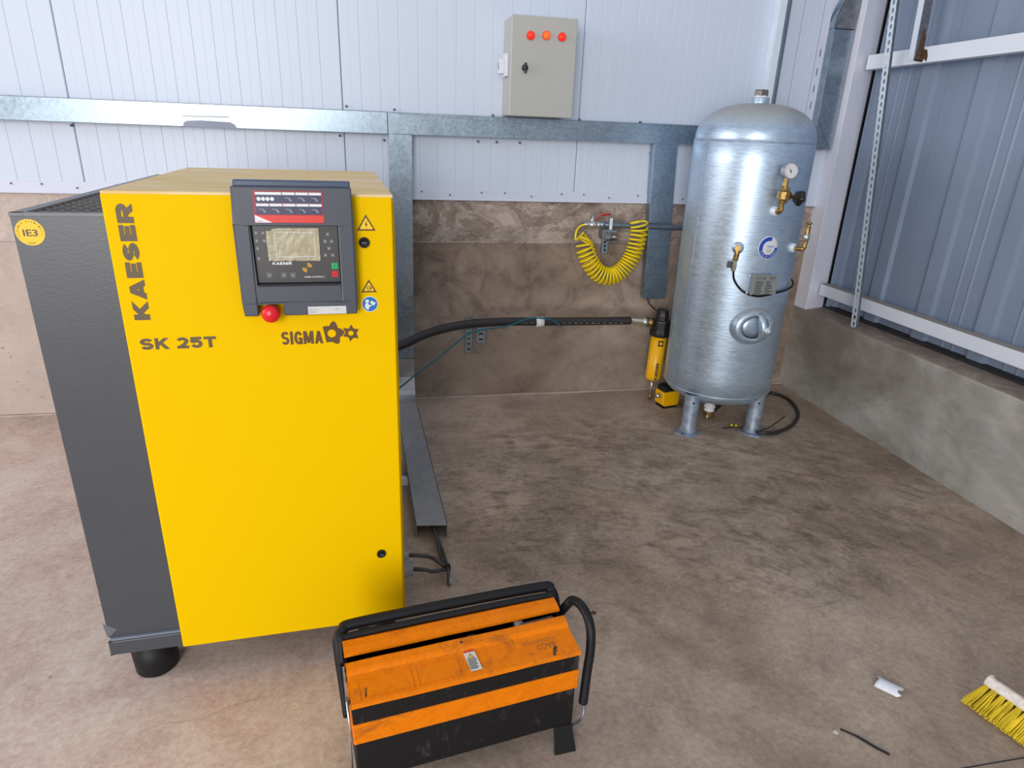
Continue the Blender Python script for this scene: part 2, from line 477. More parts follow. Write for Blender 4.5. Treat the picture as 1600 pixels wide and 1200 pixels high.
# ------------------------------------------------------------------ helpers: meshes
class MB:
    def __init__(s, mat=None):
        s.v = []; s.f = []; s.sm = []; s.M = mat

    def add(s, vs, fs, smooth=False):
        b = len(s.v)
        s.v += [Vector(x) for x in vs]
        s.f += [tuple(b + i for i in f) for f in fs]
        s.sm += [smooth] * len(fs)
        return s

    def box(s, a, b, m=None):
        x0, y0, z0 = a; x1, y1, z1 = b
        if x0 > x1: x0, x1 = x1, x0
        if y0 > y1: y0, y1 = y1, y0
        if z0 > z1: z0, z1 = z1, z0
        vs = [Vector(p) for p in ((x0, y0, z0), (x1, y0, z0), (x1, y1, z0), (x0, y1, z0), (x0, y0, z1), (x1, y0, z1), (x1, y1, z1), (x0, y1, z1))]
        if m: vs = [m @ p for p in vs]
        return s.add(vs, [(0, 3, 2, 1), (4, 5, 6, 7), (0, 1, 5, 4), (1, 2, 6, 5), (2, 3, 7, 6), (3, 0, 4, 7)])

    def hexa(s, p):   # 8 points bottom ccw then top
        return s.add(p, [(0, 3, 2, 1), (4, 5, 6, 7), (0, 1, 5, 4), (1, 2, 6, 5), (2, 3, 7, 6), (3, 0, 4, 7)])

    def prism(s, poly, ax, a, b, m=None, smooth=False):
        """poly of 2-D points extruded along axis ax from a to b"""
        def P(p, t):
            q = {0: (t, p[0], p[1]), 1: (p[0], t, p[1]), 2: (p[0], p[1], t)}[ax]
            q = Vector(q)
            return m @ q if m else q
        n = len(poly)
        vs = [P(p, a) for p in poly] + [P(p, b) for p in poly]
        s.add(vs, [(i, (i + 1) % n, n + (i + 1) % n, n + i) for i in range(n)], smooth)
        s.add([P(p, a) for p in poly], [tuple(range(n))])
        s.add([P(p, b) for p in poly], [tuple(range(n))])
        return s

    def tube(s, pts, r, n=12, caps=True, smooth=True, flatten=1.0):
        pts = [Vector(p) for p in pts]
        m = len(pts)
        rs = r if isinstance(r, (list, tuple)) else [r] * m
        t0 = (pts[1] - pts[0]).normalized()
        up = Vector((0, 0, 1)) if abs(t0.z) < 0.9 else Vector((1, 0, 0))
        nrm = (up - t0 * up.dot(t0)).normalized()
        vs = []
        for i, p in enumerate(pts):
            t = (pts[min(i + 1, m - 1)] - pts[max(i - 1, 0)]).normalized()
            nrm = (nrm - t * nrm.dot(t)).normalized()
            bn = t.cross(nrm)
            for k in range(n):
                a = 2 * pi * k / n
                vs.append(p + (nrm * cos(a) * flatten + bn * sin(a)) * rs[i])
        fs = [(i * n + k, i * n + (k + 1) % n, (i + 1) * n + (k + 1) % n, (i + 1) * n + k) for i in range(m - 1) for k in range(n)]
        s.add(vs, fs, smooth)
        if caps:
            s.add([vs[k] for k in range(n)], [tuple(range(n))])
            s.add([vs[(m - 1) * n + k] for k in range(n)], [tuple(range(n))])
        return s

    def cyl(s, a, b, r, n=16, r2=None):
        return s.tube([a, b], [r, r if r2 is None else r2], n)

    def lathe(s, prof, o=(0, 0, 0), axis=(0, 0, 1), n=32, smooth=True):
        """prof = [(r, h)]"""
        o = Vector(o); ax = Vector(axis).normalized()
        u = Vector((1, 0, 0)) if abs(ax.x) < 0.9 else Vector((0, 1, 0))
        u = (u - ax * u.dot(ax)).normalized(); w = ax.cross(u)
        vs = []
        for r, h in prof:
            for k in range(n):
                a = 2 * pi * k / n
                vs.append(o + ax * h + (u * cos(a) + w * sin(a)) * max(r, 1e-5))
        m = len(prof)
        fs = [(i * n + k, i * n + (k + 1) % n, (i + 1) * n + (k + 1) % n, (i + 1) * n + k) for i in range(m - 1) for k in range(n)]
        return s.add(vs, fs, smooth)

    def build(s, name, mat, parent=None, bev=0.0, seg=2, label=None, kind=None):
        me = bpy.data.meshes.new(name)
        vs = [s.M @ p for p in s.v] if s.M else s.v
        me.from_pydata([tuple(p) for p in vs], [], s.f)
        me.polygons.foreach_set('use_smooth', s.sm)
        me.validate()
        bm = bmesh.new(); bm.from_mesh(me)
        bmesh.ops.remove_doubles(bm, verts=bm.verts, dist=1e-6)
        bmesh.ops.recalc_face_normals(bm, faces=bm.faces)
        bm.to_mesh(me); bm.free()
        return link(name, me, mat, parent, bev, seg, label, kind)


def link(name, me, mat, parent=None, bev=0.0, seg=2, label=None, kind=None):
    if mat is not None:
        me.materials.clear()
        me.materials.append(mat if not isinstance(mat, str) else M[mat])
    o = bpy.data.objects.new(name, me)
    COL.objects.link(o)
    if parent: adopt(o, parent)
    if bev > 0:
        md = o.modifiers.new('bevel', 'BEVEL')
        md.width = bev; md.segments = seg; md.limit_method = 'ANGLE'
        md.angle_limit = radians(35)
    if label: o['label'] = label
    if kind: o['kind'] = kind
    return o


WM = {}


def wm(o):
    if o.name in WM: return WM[o.name]
    return Matrix()


def adopt(o, parent):
    o.parent = parent
    o.matrix_parent_inverse = wm(parent).inverted()


def thing(name, label, cat, mat=None, loc=None, group=None):
    """an Empty at the thing's base; children are built in world space and adopted"""
    o = bpy.data.objects.new(name, None)
    COL.objects.link(o)
    m = mat.copy() if mat else Matrix.Translation(Vector(loc))
    o.matrix_world = m
    o.location = m.to_translation(); o.rotation_euler = m.to_euler()
    WM[o.name] = m
    o['label'] = label; o['category'] = cat
    if group: o['group'] = group
    o.empty_display_size = 0.05
    return o


def tag(o, label, cat, group=None):
    o['label'] = label; o['category'] = cat
    if group: o['group'] = group
    return o


def structure(o):
    o['kind'] = 'structure'
    return o


def text(s, name, mat, w, h, m, parent, bold=0.0, rot=False, th=0.0004, label=None, shear=0.0):
    """flat lettering fitted to w x h (w along local x) centred on matrix m (x right, y up, z out)"""
    cu = bpy.data.curves.new('t', 'FONT')
    cu.body = s; cu.align_x = 'CENTER'; cu.align_y = 'CENTER'
    cu.offset = bold; cu.extrude = 0.0; cu.shear = shear
    cu.resolution_u = 3
    to = bpy.data.objects.new('t', cu)
    COL.objects.link(to)
    bpy.context.view_layer.update()
    dg = bpy.context.evaluated_depsgraph_get()
    me = bpy.data.meshes.new_from_object(to.evaluated_get(dg))
    bpy.data.objects.remove(to)
    xs = [v.co.x for v in me.vertices]; ys = [v.co.y for v in me.vertices]
    x0, x1, y0, y1 = min(xs), max(xs), min(ys), max(ys)
    for v in me.vertices:
        x = ((v.co.x - x0) / (x1 - x0) - 0.5) * w
        y = ((v.co.y - y0) / (y1 - y0) - 0.5) * h
        if rot: x, y = -y, x
        v.co = m @ Vector((x, y, th))
    me.name = name
    return link(name, me, mat, parent, label=label)


def arcp(cx, cy, rx, ry, a0, a1, n=9):
    return [(cx + rx * cos(radians(a0 + (a1 - a0) * k / n)), cy + ry * sin(radians(a0 + (a1 - a0) * k / n))) for k in range(n + 1)]


def glyph(ch, w, t):
    """centre-line strokes of a heavy grotesque capital: height 1, width w, stroke t"""
    h = t / 2; l, r_, b, u = h, w - h, h, 1 - h
    m = 0.5
    if ch == 'I': return w, [[(w / 2, 0), (w / 2, 1)]]
    if ch == 'T': return w, [[(0, u), (w, u)], [(w / 2, 0), (w / 2, 1)]]
    if ch == 'E': return w, [[(l, 0), (l, 1)], [(0, b), (w, b)], [(0, m), (w * .93, m)], [(0, u), (w, u)]]
    if ch == 'K': return w, [[(l, 0), (l, 1)], [(l, .34), (w - t * .62, 1.0)], [(w * .42, .56), (w - t * .6, 0.0)]]
    if ch == 'A': return w, [[(t * .52, 0), (w / 2, 1 - .02)], [(w - t * .52, 0), (w / 2, 1 - .02)], [(w * .22, .27), (w * .78, .27)]]
    if ch == 'M': return w, [[(l, 0), (l, 1)], [(r_, 0), (r_, 1)], [(l + .03, 1), (w / 2, .08)], [(r_ - .03, 1), (w / 2, .08)]]
    if ch == 'R':
        rr = (u - .44) / 2
        return w, [[(l, 0), (l, 1)], [(0, u), (r_ - rr, u)] + arcp(r_ - rr, .44 + rr, rr, rr, 90, -90) + [(0, .44)], [(w * .52, .44), (w - t * .58, 0)]]
    if ch == 'S':
        ry = (u - b) / 4; rx = (r_ - l) / 2; cx = w / 2
        return w, [arcp(cx, u - ry, rx, ry, 18, 90, 6) + arcp(cx, u - ry, rx, ry, 90, 250, 10)[1:] + arcp(cx, b + ry, rx, ry, 70, -90, 10) + arcp(cx, b + ry, rx, ry, -90, -162, 6)[1:]]
    if ch == 'G':
        return w, [arcp(w / 2, .5, (r_ - l) / 2, (u - b) / 2, 28, 330, 22) + [(r_, .46)], [(w * .5, .44), (w, .44)], [(r_, .0), (r_, .5)]]
    if ch == '2':
        rx = (r_ - l) / 2; ry = .21
        return w, [arcp(w / 2, u - ry, rx, ry, 165, -20, 12) + [(w * .62, .36), (l, .10)], [(0, b), (w, b)]]
    if ch == '5':
        rx = (r_ - l) / 2; ry = (.62 - b) / 2
        return w, [[(w * .95, u), (l + .04, u), (l, .48)], arcp(w / 2, b + ry, rx, ry, 155, -160, 14)]
    return w * .5, []


def block_text(word, name, mat, W_, H_, m, parent, t=0.24, widths=None, gap=0.1, rot=False, italic=0.0):
    """heavy lettering built from flat ribbons, fitted to W_ x H_"""
    widths = widths or {}
    x = 0; vs = []; fs = []; lay = []; li = 0
    for ch in word:
        w, strokes = glyph(ch, widths.get(ch, 0.72), t)
        for st in strokes:
            P = [Vector((p[0] + x, p[1])) for p in st]
            n = len(P)
            base = len(vs)
            for i, p in enumerate(P):
                if i == 0: d = (P[1] - P[0]).normalized(); k = 1
                elif i == n - 1: d = (P[-1] - P[-2]).normalized(); k = 1
                else:
                    d0 = (P[i] - P[i - 1]).normalized(); d1 = (P[i + 1] - P[i]).normalized()
                    d = (d0 + d1).normalized(); k = 1 / max(.6, d.dot(d0))
                nn = Vector((-d.y, d.x)) * (t / 2 * k)
                # keep diagonal ends flush with base and cap lines
                a, c = p + nn, p - nn
                if n == 2 and abs(d.x) > .05 and abs(d.y) > .05:
                    for q in (a, c):
                        pass
                    if p.y in (0, 1, 1.0, 0.0) or p.y >= .98:
                        yy = p.y
                        a = a + d * ((yy - a.y) / d.y); c = c + d * ((yy - c.y) / d.y)
                vs += [a, c]
            fs += [(base + 2 * i, base + 2 * i + 1, base + 2 * i + 3, base + 2 * i + 2) for i in range(n - 1)]
            lay += [0.0006 + 0.00007 * (li % 5)] * (n - 1); li += 1
        x += w + gap
    tw = x - gap
    out = []
    for v in vs:
        vx = ((v.x + italic * v.y) / tw - .5) * W_; vy = (min(max(v.y, 0), 1) - .5) * H_
        if rot: vx, vy = -vy, vx
        out.append((vx, vy))
    mb_ = MB(m)
    for f, hz_ in zip(fs, lay):
        mb_.add([(out[i][0], out[i][1], hz_) for i in f], [(0, 1, 2, 3)])
    return mb_.build(name, mat, parent)


def smooth_path(pts, n=8, closed=False):
    """Catmull-Rom"""
    P = [Vector(p) for p in pts]
    out = []
    for i in range(len(P) - 1):
        p0 = P[max(i - 1, 0)]; p1 = P[i]; p2 = P[i + 1]; p3 = P[min(i + 2, len(P) - 1)]
        for k in range(n):
            t = k / n
            out.append(0.5 * ((2 * p1) + (p2 - p0) * t + (2 * p0 - 5 * p1 + 4 * p2 - p3) * t * t + (3 * p1 - p0 - 3 * p2 + p3) * t ** 3))
    out.append(P[-1])
    return out


def ell(cx, cy, rx, ry, n=28):
    return [(cx + rx * cos(2 * pi * k / n), cy + ry * sin(2 * pi * k / n)) for k in range(n)]


# ================================================================== SETTING
XR = 3.152       # face of right dwarf wall
# floor
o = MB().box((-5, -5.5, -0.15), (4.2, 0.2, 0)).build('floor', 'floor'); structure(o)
# saw-cut joint bottom right (thin recess filler)
a = oZ(1490, 1203); b_ = oZ(1640, 1177)
d = (b_ - a).normalized(); a2 = a - d * 0.05; b2 = b_ + d * 0.4; nn_ = Vector((-d.y, d.x, 0)) * 0.0016
o = MB().hexa([a2 - nn_, b2 - nn_, b2 + nn_, a2 + nn_] + [p + Vector((0, 0, 0.0006)) for p in (a2 - nn_, b2 - nn_, b2 + nn_, a2 + nn_)]).build('trim_1', 'gap'); structure(o)

# back dwarf wall: lower pour and a slightly proud upper course, with cement fillet at the floor
o = MB()
o.box((-5, 0.0, -0.1), (XR + 0.2, 0.25, 0.8575))
o.box((-5, -0.003, 0.8605), (XR + 0.2, 0.25, 1.090))
o.box((-5, 0.004, 0.85), (XR + 0.2, 0.25, 0.87))
WB = o.build('wall_back', 'back_concrete'); structure(WB)
vs = []; fs = []
N = 120
for i in range(N + 1):
    x = -5 + (XR + 5) * i / N
    w_ = 0.02 + 0.012 * noise.noise(Vector((x * 3, 0, 0))); h_ = 0.008 + 0.005 * noise.noise(Vector((x * 4, 5, 0)))
    vs += [(x, -w_, 0.0005), (x, -0.001, h_), (x, 0.01, -0.01)]
for i in range(N):
    for k in range(3):
        fs.append((i * 3 + k, i * 3 + (k + 1) % 3, (i + 1) * 3 + (k + 1) % 3, (i + 1) * 3 + k))
o = MB().add(vs, fs, True).build('baseboard_back', flat('cement_fillet', (0.46, 0.36, 0.31), 0.9, 0, 0.15, 12)); structure(o)

# white sandwich sheets on the back wall, each its own part
PW = 1.148
joints = [-0.567 + PW * k for k in range(-3, 4)]


def sheet_panel(x0, x1, z0, z1, yf):
    prof = [(x0 + 0.0012, yf + 0.05), (x0 + 0.0012, yf + 0.004), (x0 + 0.005, yf)]
    n = 13
    st = (x1 - x0) / n
    for i in range(1, n):
        x = x0 + i * st
        xm = x - st / 2
        prof += [(xm - 0.0012, yf), (xm, yf + 0.0004), (xm + 0.0012, yf)]
        prof += [(x - 0.0026, yf), (x - 0.0009, yf + 0.0018), (x + 0.0009, yf + 0.0018), (x + 0.0026, yf)]
    prof += [(x1 - 0.005, yf), (x1 - 0.0012, yf + 0.004), (x1 - 0.0012, yf + 0.05)]
    return MB().prism(prof, 2, z0, z1)


for i in range(len(joints)):
    x0 = joints[i]; x1 = x0 + PW
    if x1 > XR + 0.15: x1 = XR + 0.15
    if x1 - x0 < 0.1: continue
    sheet_panel(x0, x1, 1.096, 2.75, -0.012).build('wall_panel', 'sheet_white', WB)
MB().box((-5, 0.03, 1.08), (XR + 0.15, 0.04, 2.75)).build('joint_backing', 'gap', WB)
# bottom flashing with screws
fl = MB()
fl.box((-4.8, -0.0165, 1.079), (XR + 0.1, -0.0122, 1.128))
fl.box((-4.8, -0.022, 1.076), (XR + 0.1, -0.0122, 1.0805))
o = fl.build('trim_2', 'flashing', bev=0.001); structure(o)
FL = o
x = -2.0
while x < 3.0:
    for dx, dz in ((0, 0.012), (0.14, -0.002), (0.30, 0.012)):
        if abs(x + dx - 0.83) > 0.09:
            MB().lathe([(0.0, -0.004), (0.0042, -0.004), (0.0042, 0), ], (x + dx, -0.0165, 1.104 + dz), (0, 1, 0), 8).build('screw', 'pipe', FL)
    x += 0.42

# right dwarf wall
RW = MB()
RW.box((XR, -5.5, -0.1), (XR + 0.38, 0.25, 0.497))
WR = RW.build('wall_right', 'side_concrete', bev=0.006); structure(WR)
MB().box((XR + 0.004, -5.5, 0.4965), (XR + 0.38, 0.25, 0.5005)).build('ledge', 'ledge', WR)
# ribbed cladding outside, sheets as parts
SX = 3.325
period = 0.334
ribs0 = -0.405


def clad(y0, y1):
    """sheet between y0 > y1 with a rib at each end third"""
    prof = []
    pts = []
    y = y0
    k = 0
    yr = ribs0
    rib_list = [ribs0 - period * i + period * 4 for i in range(0, 22)]
    pts.append((SX, y0))
    for r in rib_list:
        if r < y0 and r - 0.083 > y1:
            pts += [(SX, r + 0.004), (SX - 0.022, r - 0.002), (SX - 0.022, r - 0.081), (SX, r - 0.089)]
            for q in (0.09, 0.15):
                if r - 0.083 - q - 0.02 > y1:
                    pts += [(SX, r - 0.083 - q + 0.010), (SX - 0.0035, r - 0.083 - q), (SX, r - 0.083 - q - 0.010)]
    pts.append((SX, y1))
    back = [(p[0] + 0.004, p[1]) for p in reversed(pts)]
    poly = pts + back
    return MB().prism(poly, 2, 0.525, 2.9)


sheets = [(0.30, -0.55), (-0.55, -1.55), (-1.55, -2.55), (-2.55, -3.9), (-3.9, -5.4)]
for a_, b_ in sheets:
    clad(a_, b_ + 0.0015).build('cladding_sheet', 'cladding', WR)
MB().box((SX - 0.02, -5.4, 0.5), (SX + 0.02, 0.2, 0.512)).build('closure_strip', 'gap', WR)
MB().box((SX + 0.012, -5.4, 0.49), (SX + 0.02, 0.2, 0.53)).build('sheet_backing', 'gap', WR)

# white corner column
c = MB()
c.prism([(3.155, 0.1), (3.1525, -0.112), (3.302, -0.064), (3.302, 0.1)], 2, 0.5, 2.9)
o = c.build('corner_column', 'column_white', bev=0.003)
tag(o, 'white painted steel column standing on the concrete ledge in the room corner', 'column')
# dark cover strip between column and cladding
o = MB().box((3.303, -0.085, 0.515), (3.318, -0.065, 2.9)).build('trim_3', 'gap'); structure(o)
o = MB().box((3.300, -0.108, 0.515), (3.314, -0.089, 2.9)).build('trim_4', 'cladding'); structure(o)

# purlins
PX = 3.22
pl_ = thing('purlin', 'lower white horizontal steel rail across the grey cladding, just above the ledge', 'rail', loc=(PX + 0.03, -2.5, 0.6))
MB().box((PX, -5.4, 0.590), (PX + 0.05, -0.112, 0.6535)).build('rail', 'purlin_white', pl_, bev=0.002)
MB().box((PX + 0.0005, -5.4, 0.6535), (PX + 0.05, -0.115, 0.6555)).build('dust_layer', 'dusty_top', pl_)
pu = thing('purlin', 'upper white horizontal steel rail across the grey cladding, with a rust stain', 'rail', loc=(PX + 0.03, -2.5, 1.79))
MB().box((PX, -5.4, 1.772), (PX + 0.05, -0.112, 1.840)).build('rail', 'purlin_white', pu, bev=0.002)
# rust run below the hanging angle: flat irregular stain patches
rs = []
for (u, v) in ((1426, 60), (1447, 38), (1449, 78), (1449.5, 88), (1447, 97), (1444, 92), (1440, 97.5), (1433, 96), (1428, 95)):
    rs.append(oX(u, v, PX - 0.0006))
rs = [(p.y, min(max(p.z, 1.7725), 1.8398)) for p in rs]
MB().prism(rs, 0, PX - 0.0009, PX - 0.0002).build('rust_stain', 'rust', pu)

# galvanised angle hanging down to the upper rail
p0 = oX(1423, 93, PX - 0.045); p1 = oX(1448, -40, PX - 0.045)
dr = (p1 - p0).normalized(); sd = Vector((0, -1, 0)); sd = (sd - dr * sd.dot(dr)).normalized(); ex = Vector((1, 0, 0))
t = thing('steel_angle', 'short galvanised angle standing on the upper rail beside the rust stain', 'angle bar', loc=p0)
L_ = 0.9
A = p0 - sd * 0.018
MB().hexa([A, A + sd * 0.034, A + sd * 0.034 + ex * 0.003, A + ex * 0.003, A + dr * L_, A + sd * 0.034 + dr * L_, A + sd * 0.034 + ex * 0.003 + dr * L_, A + ex * 0.003 + dr * L_]).build('flange', 'strut_white', t)
B = A + sd * 0.034
MB().hexa([B, B + sd * 0.003, B + sd * 0.003 + ex * 0.043, B + ex * 0.043, B + dr * L_, B + sd * 0.003 + dr * L_, B + sd * 0.003 + ex * 0.043 + dr * L_, B + ex * 0.043 + dr * L_]).build('web', 'galv_dark', t)
rp_ = [B + sd * 0.0032 + dr * a_ + ex * b__ for a_, b__ in ((0.0, 0.002), (0.0, 0.043), (0.09, 0.043), (0.13, 0.026), (0.10, 0.018), (0.05, 0.012))]
MB().add(rp_ + [p + sd * 0.0006 for p in rp_], [tuple(range(6)), tuple(range(11, 5, -1))] + [(k, (k + 1) % 6, 6 + (k + 1) % 6, 6 + k) for k in range(6)]).build('rust_stain', 'rust', t)

# slotted strut leaning in front of the cladding
SXp = 3.135
q0 = oX(1333, 511, SXp); q1 = oX(1397, 0, SXp)
dr = (q1 - q0).normalized(); L_ = (q1 - q0).length + 0.45
up = dr; sy = Vector((0, -1, 0)); sy = (sy - up * sy.dot(up)).normalized()
wS = 0.040; pitch = 0.0345; sw = 0.0175; sl = 0.0225
nS = int(L_ / pitch)
bmv = MB()
for i in range(nS):
    z0 = i * pitch; z1 = z0 + pitch; zm = (z0 + z1) / 2
    out = []; inn = []
    K = 16
    for k in range(K):
        a = 2 * pi * k / K
        cx_, cz_ = cos(a), sin(a)
        # stadium hole
        hx = cx_ * sw / 2; hz = cz_ * sw / 2 + (1 if cz_ > 0 else -1) * (sl - sw) / 2 if abs(cz_) > 1e-6 else 0
        s_ = 1 / max(abs(cx_) / (wS / 2), abs(cz_) / (pitch / 2))
        out.append((cx_ * s_, cz_ * s_)); inn.append((hx, hz))
    for off in (0, 0.0022):
        vs = [q0 + sy * p[0] + up * (zm + p[1]) + ex * off for p in out + inn]
        bmv.add(vs, [(k, (k + 1) % K, K + (k + 1) % K, K + k) for k in range(K)])
    vs = [q0 + sy * p[0] + up * (zm + p[1]) + ex * of for of in (0, 0.0022) for p in inn]
    bmv.add(vs, [(k, (k + 1) % K, K + (k + 1) % K, K + k) for k in range(K)])
E0 = q0 - sy * wS / 2; E1 = q0 + sy * wS / 2
t = thing('slotted_angle', 'long narrow white slotted angle strip leaning in front of the grey cladding', 'slotted strip', loc=q0)
bmv.build('slotted_flange', 'strut_white', t)
HL = nS * pitch
MB().hexa([E1, E1 + sy * 0.002, E1 + sy * 0.002 + ex * 0.012, E1 + ex * 0.012, E1 + up * HL, E1 + sy * 0.002 + up * HL, E1 + sy * 0.002 + ex * 0.012 + up * HL, E1 + ex * 0.012 + up * HL]).build('side_flange', 'pipe', t)

# ================================================================== CABLE TRUNKING
YF = -0.070; YB = -0.018
ZB0, ZB1 = 1.378, 1.472
tr = thing('cable_trunking', 'galvanised sheet cable trunking along the white wall with drops to the floor', 'trunking', loc=(0.83, YB, 0.05))
# main left run, right run: tray with lips
def run(x0, x1, name, z0=ZB0, z1=ZB1, mat='galv'):
    m_ = MB()
    m_.box((x0, YF, z0), (x1, YF + 0.002, z1))
    m_.box((x0, YF, z0), (x1, YB, z0 + 0.002))
    m_.box((x0, YF, z1 - 0.002), (x1, YB, z1))
    return m_.build(name, mat, tr, bev=0.0012)


run(-4.5, 0.781, 'trunking_cover')
run(0.784, 3.03, 'trunking_cover')
# paint-free peeled patch with slot on the left run
pa = [oY(u, v, YF - 0.0006) for u, v in ((286, 197), (287, 191), (292, 188.5), (315, 188), (345, 190), (360, 191), (367, 195), (371, 201.2), (330, 199.2))]
MB().prism([(p.x, p.z) for p in pa], 1, YF - 0.0008, YF - 0.0001).build('dull_patch', flat('dull_grey_patch', (0.30, 0.33, 0.42), 0.6), tr)
pa = [oY(u, v, YF - 0.0006) for u, v in ((285, 180), (358, 181.5), (357, 184.5), (285, 182.3))]
MB().prism([(p.x, p.z) for p in pa], 1, YF - 0.0012, YF - 0.0001).build('slot', 'galv_dark', tr)


# vertical drop 1 with elbow to the floor run
def vdrop(pb, pt, w, name):
    """leaning U channel from bottom pb to top pt (left front edges)"""
    m_ = MB()
    d3 = Vector((w, 0, 0))
    for a0, a1, dd0, dd1 in ((0, w, YF, YF + 0.002), (0, 0.002, YF, YB), (w - 0.002, w, YF, YB)):
        m_.hexa([(pb[0] + a0, dd0, pb[1]), (pb[0] + a1, dd0, pb[1]), (pb[0] + a1, dd1, pb[1]), (pb[0] + a0, dd1, pb[1]),
                 (pt[0] + a0, dd0, pt[1]), (pt[0] + a1, dd0, pt[1]), (pt[0] + a1, dd1, pt[1]), (pt[0] + a0, dd1, pt[1])])
    return m_.build(name, 'galv', tr, bev=0.001)


vdrop((0.775, 0.262), (0.785, ZB0 - 0.001), 0.109, 'drop_cover')
pA = oY(1006, 467, YF); pB = oY(1022, 229, YF)
pC = oY(1044, 467, YF)
vdrop((pA.x, pA.z), (pB.x, ZB0 - 0.001), 0.128, 'drop_cover')
MB().box((pA.x + 0.003, YF + 0.003, pA.z + 0.001), (pA.x + 0.126, YB, pA.z + 0.004)).build('end_shadow_plate', 'gap', tr)
# elbow: curved sweep from vertical to floor (in y-z), front surface
el = MB()
pts = []
Rr = 0.13
for k in range(9):
    a = (pi / 2) * k / 8
    pts.append((YF - Rr + Rr * cos(a), 0.052 + Rr - Rr * sin(a)))   # from (YF, .052+R) to (YF-R, .052)
prof = [(YF, 0.260)] + pts
back = [(p[0] + 0.035, p[1] - 0.035) for p in reversed(prof)]
back[0] = (YF - Rr, 0.002); back[-1] = (YB, 0.260)
back = [(YF - Rr, 0.002), (YB, 0.002), (YB, 0.260)]
el.prism(prof + back, 0, 0.776, 0.884)
el.build('elbow', flat('bright_galvanised_elbow', (0.42, 0.41, 0.42), 0.33, 0.8, 0.25, 9), tr)
# floor run, slight skew
xa0, xa1 = 0.778, 0.886
yb0 = YF - Rr
e0 = oZ(650, 822, 0.05); e1 = oZ(699, 821, 0.05)
fr = MB()
zt = 0.052
def strip(a, b, c_, d_, z0, z1):
    fr.hexa([(a[0], a[1], z0), (b[0], b[1], z0), (c_[0], c_[1], z0), (d_[0], d_[1], z0), (a[0], a[1], z1), (b[0], b[1], z1), (c_[0], c_[1], z1), (d_[0], d_[1], z1)])
strip((e0.x, e0.y), (e1.x, e1.y), (xa1, yb0), (xa0, yb0), zt - 0.002, zt)
strip((e0.x, e0.y), (e0.x + 0.002, e0.y), (xa0 + 0.002, yb0), (xa0, yb0), 0.001, zt)
strip((e1.x - 0.002, e1.y), (e1.x, e1.y), (xa1, yb0), (xa1 - 0.002, yb0), 0.001, zt)
fr.build('floor_run_cover', galv('galvanised_floor_cover', (0.38, 0.39, 0.41), 0.5, 0.12, 70, 0.55), tr)
# mitre, riser with slotted side, bend
mi = [(3.026, ZB0 + 0.0), (3.137, ZB0 + 0.0), (3.026, 1.53)]
m_ = MB()
m_.prism([(3.031, ZB0), (3.137, ZB0), (3.137, 1.955), (3.028, 1.955)], 1, YF, YF + 0.002)
m_.box((3.028, YF, 1.49), (3.030, YB, 1.955))
m_.box((3.135, YF, ZB0), (3.137, YB, 1.955))
m_.build('riser_cover', 'galv', tr, bev=0.001)
MB().hexa([(3.028, YF - 0.0012, 1.528), (3.137, YF - 0.0012, ZB0 + 0.0), (3.137, YF, ZB0 + 0.0), (3.028, YF, 1.528), (3.028, YF - 0.0012, 1.531), (3.137, YF - 0.0012, ZB0 + 0.004), (3.137, YF, ZB0 + 0.004), (3.028, YF, 1.531)]).build('mitre_seam', 'pipe', tr)
MB().box((2.985, YB - 0.004, 1.49), (3.028, YB, 2.1)).build('wall_flange', 'flashing', tr)
for z in (1.58, 1.66, 1.74, 1.83):
    MB().box((3.002, YB - 0.0048, z), (3.006, YB - 0.0038, z + 0.035)).build('slot', 'gap', tr)
# curved bend (annular sector in the wall plane)
cx_, R0, R1 = 3.137 + 0.16, 0.16, 0.27
poly = [(cx_ - R1 * cos(a), 1.957 + R1 * sin(a)) for a in [radians(6 * k) for k in range(13)]] + \
       [(cx_ - R0 * cos(a), 1.957 + R0 * sin(a)) for a in [radians(6 * k) for k in range(12, -1, -1)]]
poly = [(min(p[0], 3.1505), p[1]) for p in poly]
MB().prism(poly, 1, YF, YF + 0.002).build('bend_cover', 'galv_dark', tr)
sidep = [(cx_ - R1 * cos(a), 1.957 + R1 * sin(a)) for a in [radians(6 * k) for k in range(13)]]
mb = MB()
for k in range(12):
    (xa, za), (xb, zb) = sidep[k], sidep[k + 1]
    if xb > 3.148: break
    mb.hexa([(xa, YF, za), (xa + 0.002, YF, za), (xa + 0.002, YB, za), (xa, YB, za), (xb, YF, zb), (xb + 0.002, YF, zb), (xb + 0.002, YB, zb), (xb, YB, zb)])
mb.build('bend_side', 'galv', tr)
MB().box((3.027, YF - 0.001, 1.953), (3.139, YF + 0.001, 1.958)).build('joint_seam', 'gap', tr)
# little screws along the trunking edges
for u, v in ((541, 166), (616, 171), (770, 180), (905, 187), (1000, 191), (112, 196), (531, 212), (747, 221), (776, 222), (812, 223), (600, 219), (1016, 240)):
    P_ = oY(u, v, YB)
    MB().lathe([(0.0, -0.012), (0.005, -0.012), (0.006, 0)], (P_.x, -0.0165, P_.z), (0, 1, 0), 8).build('screw', 'pipe', tr)

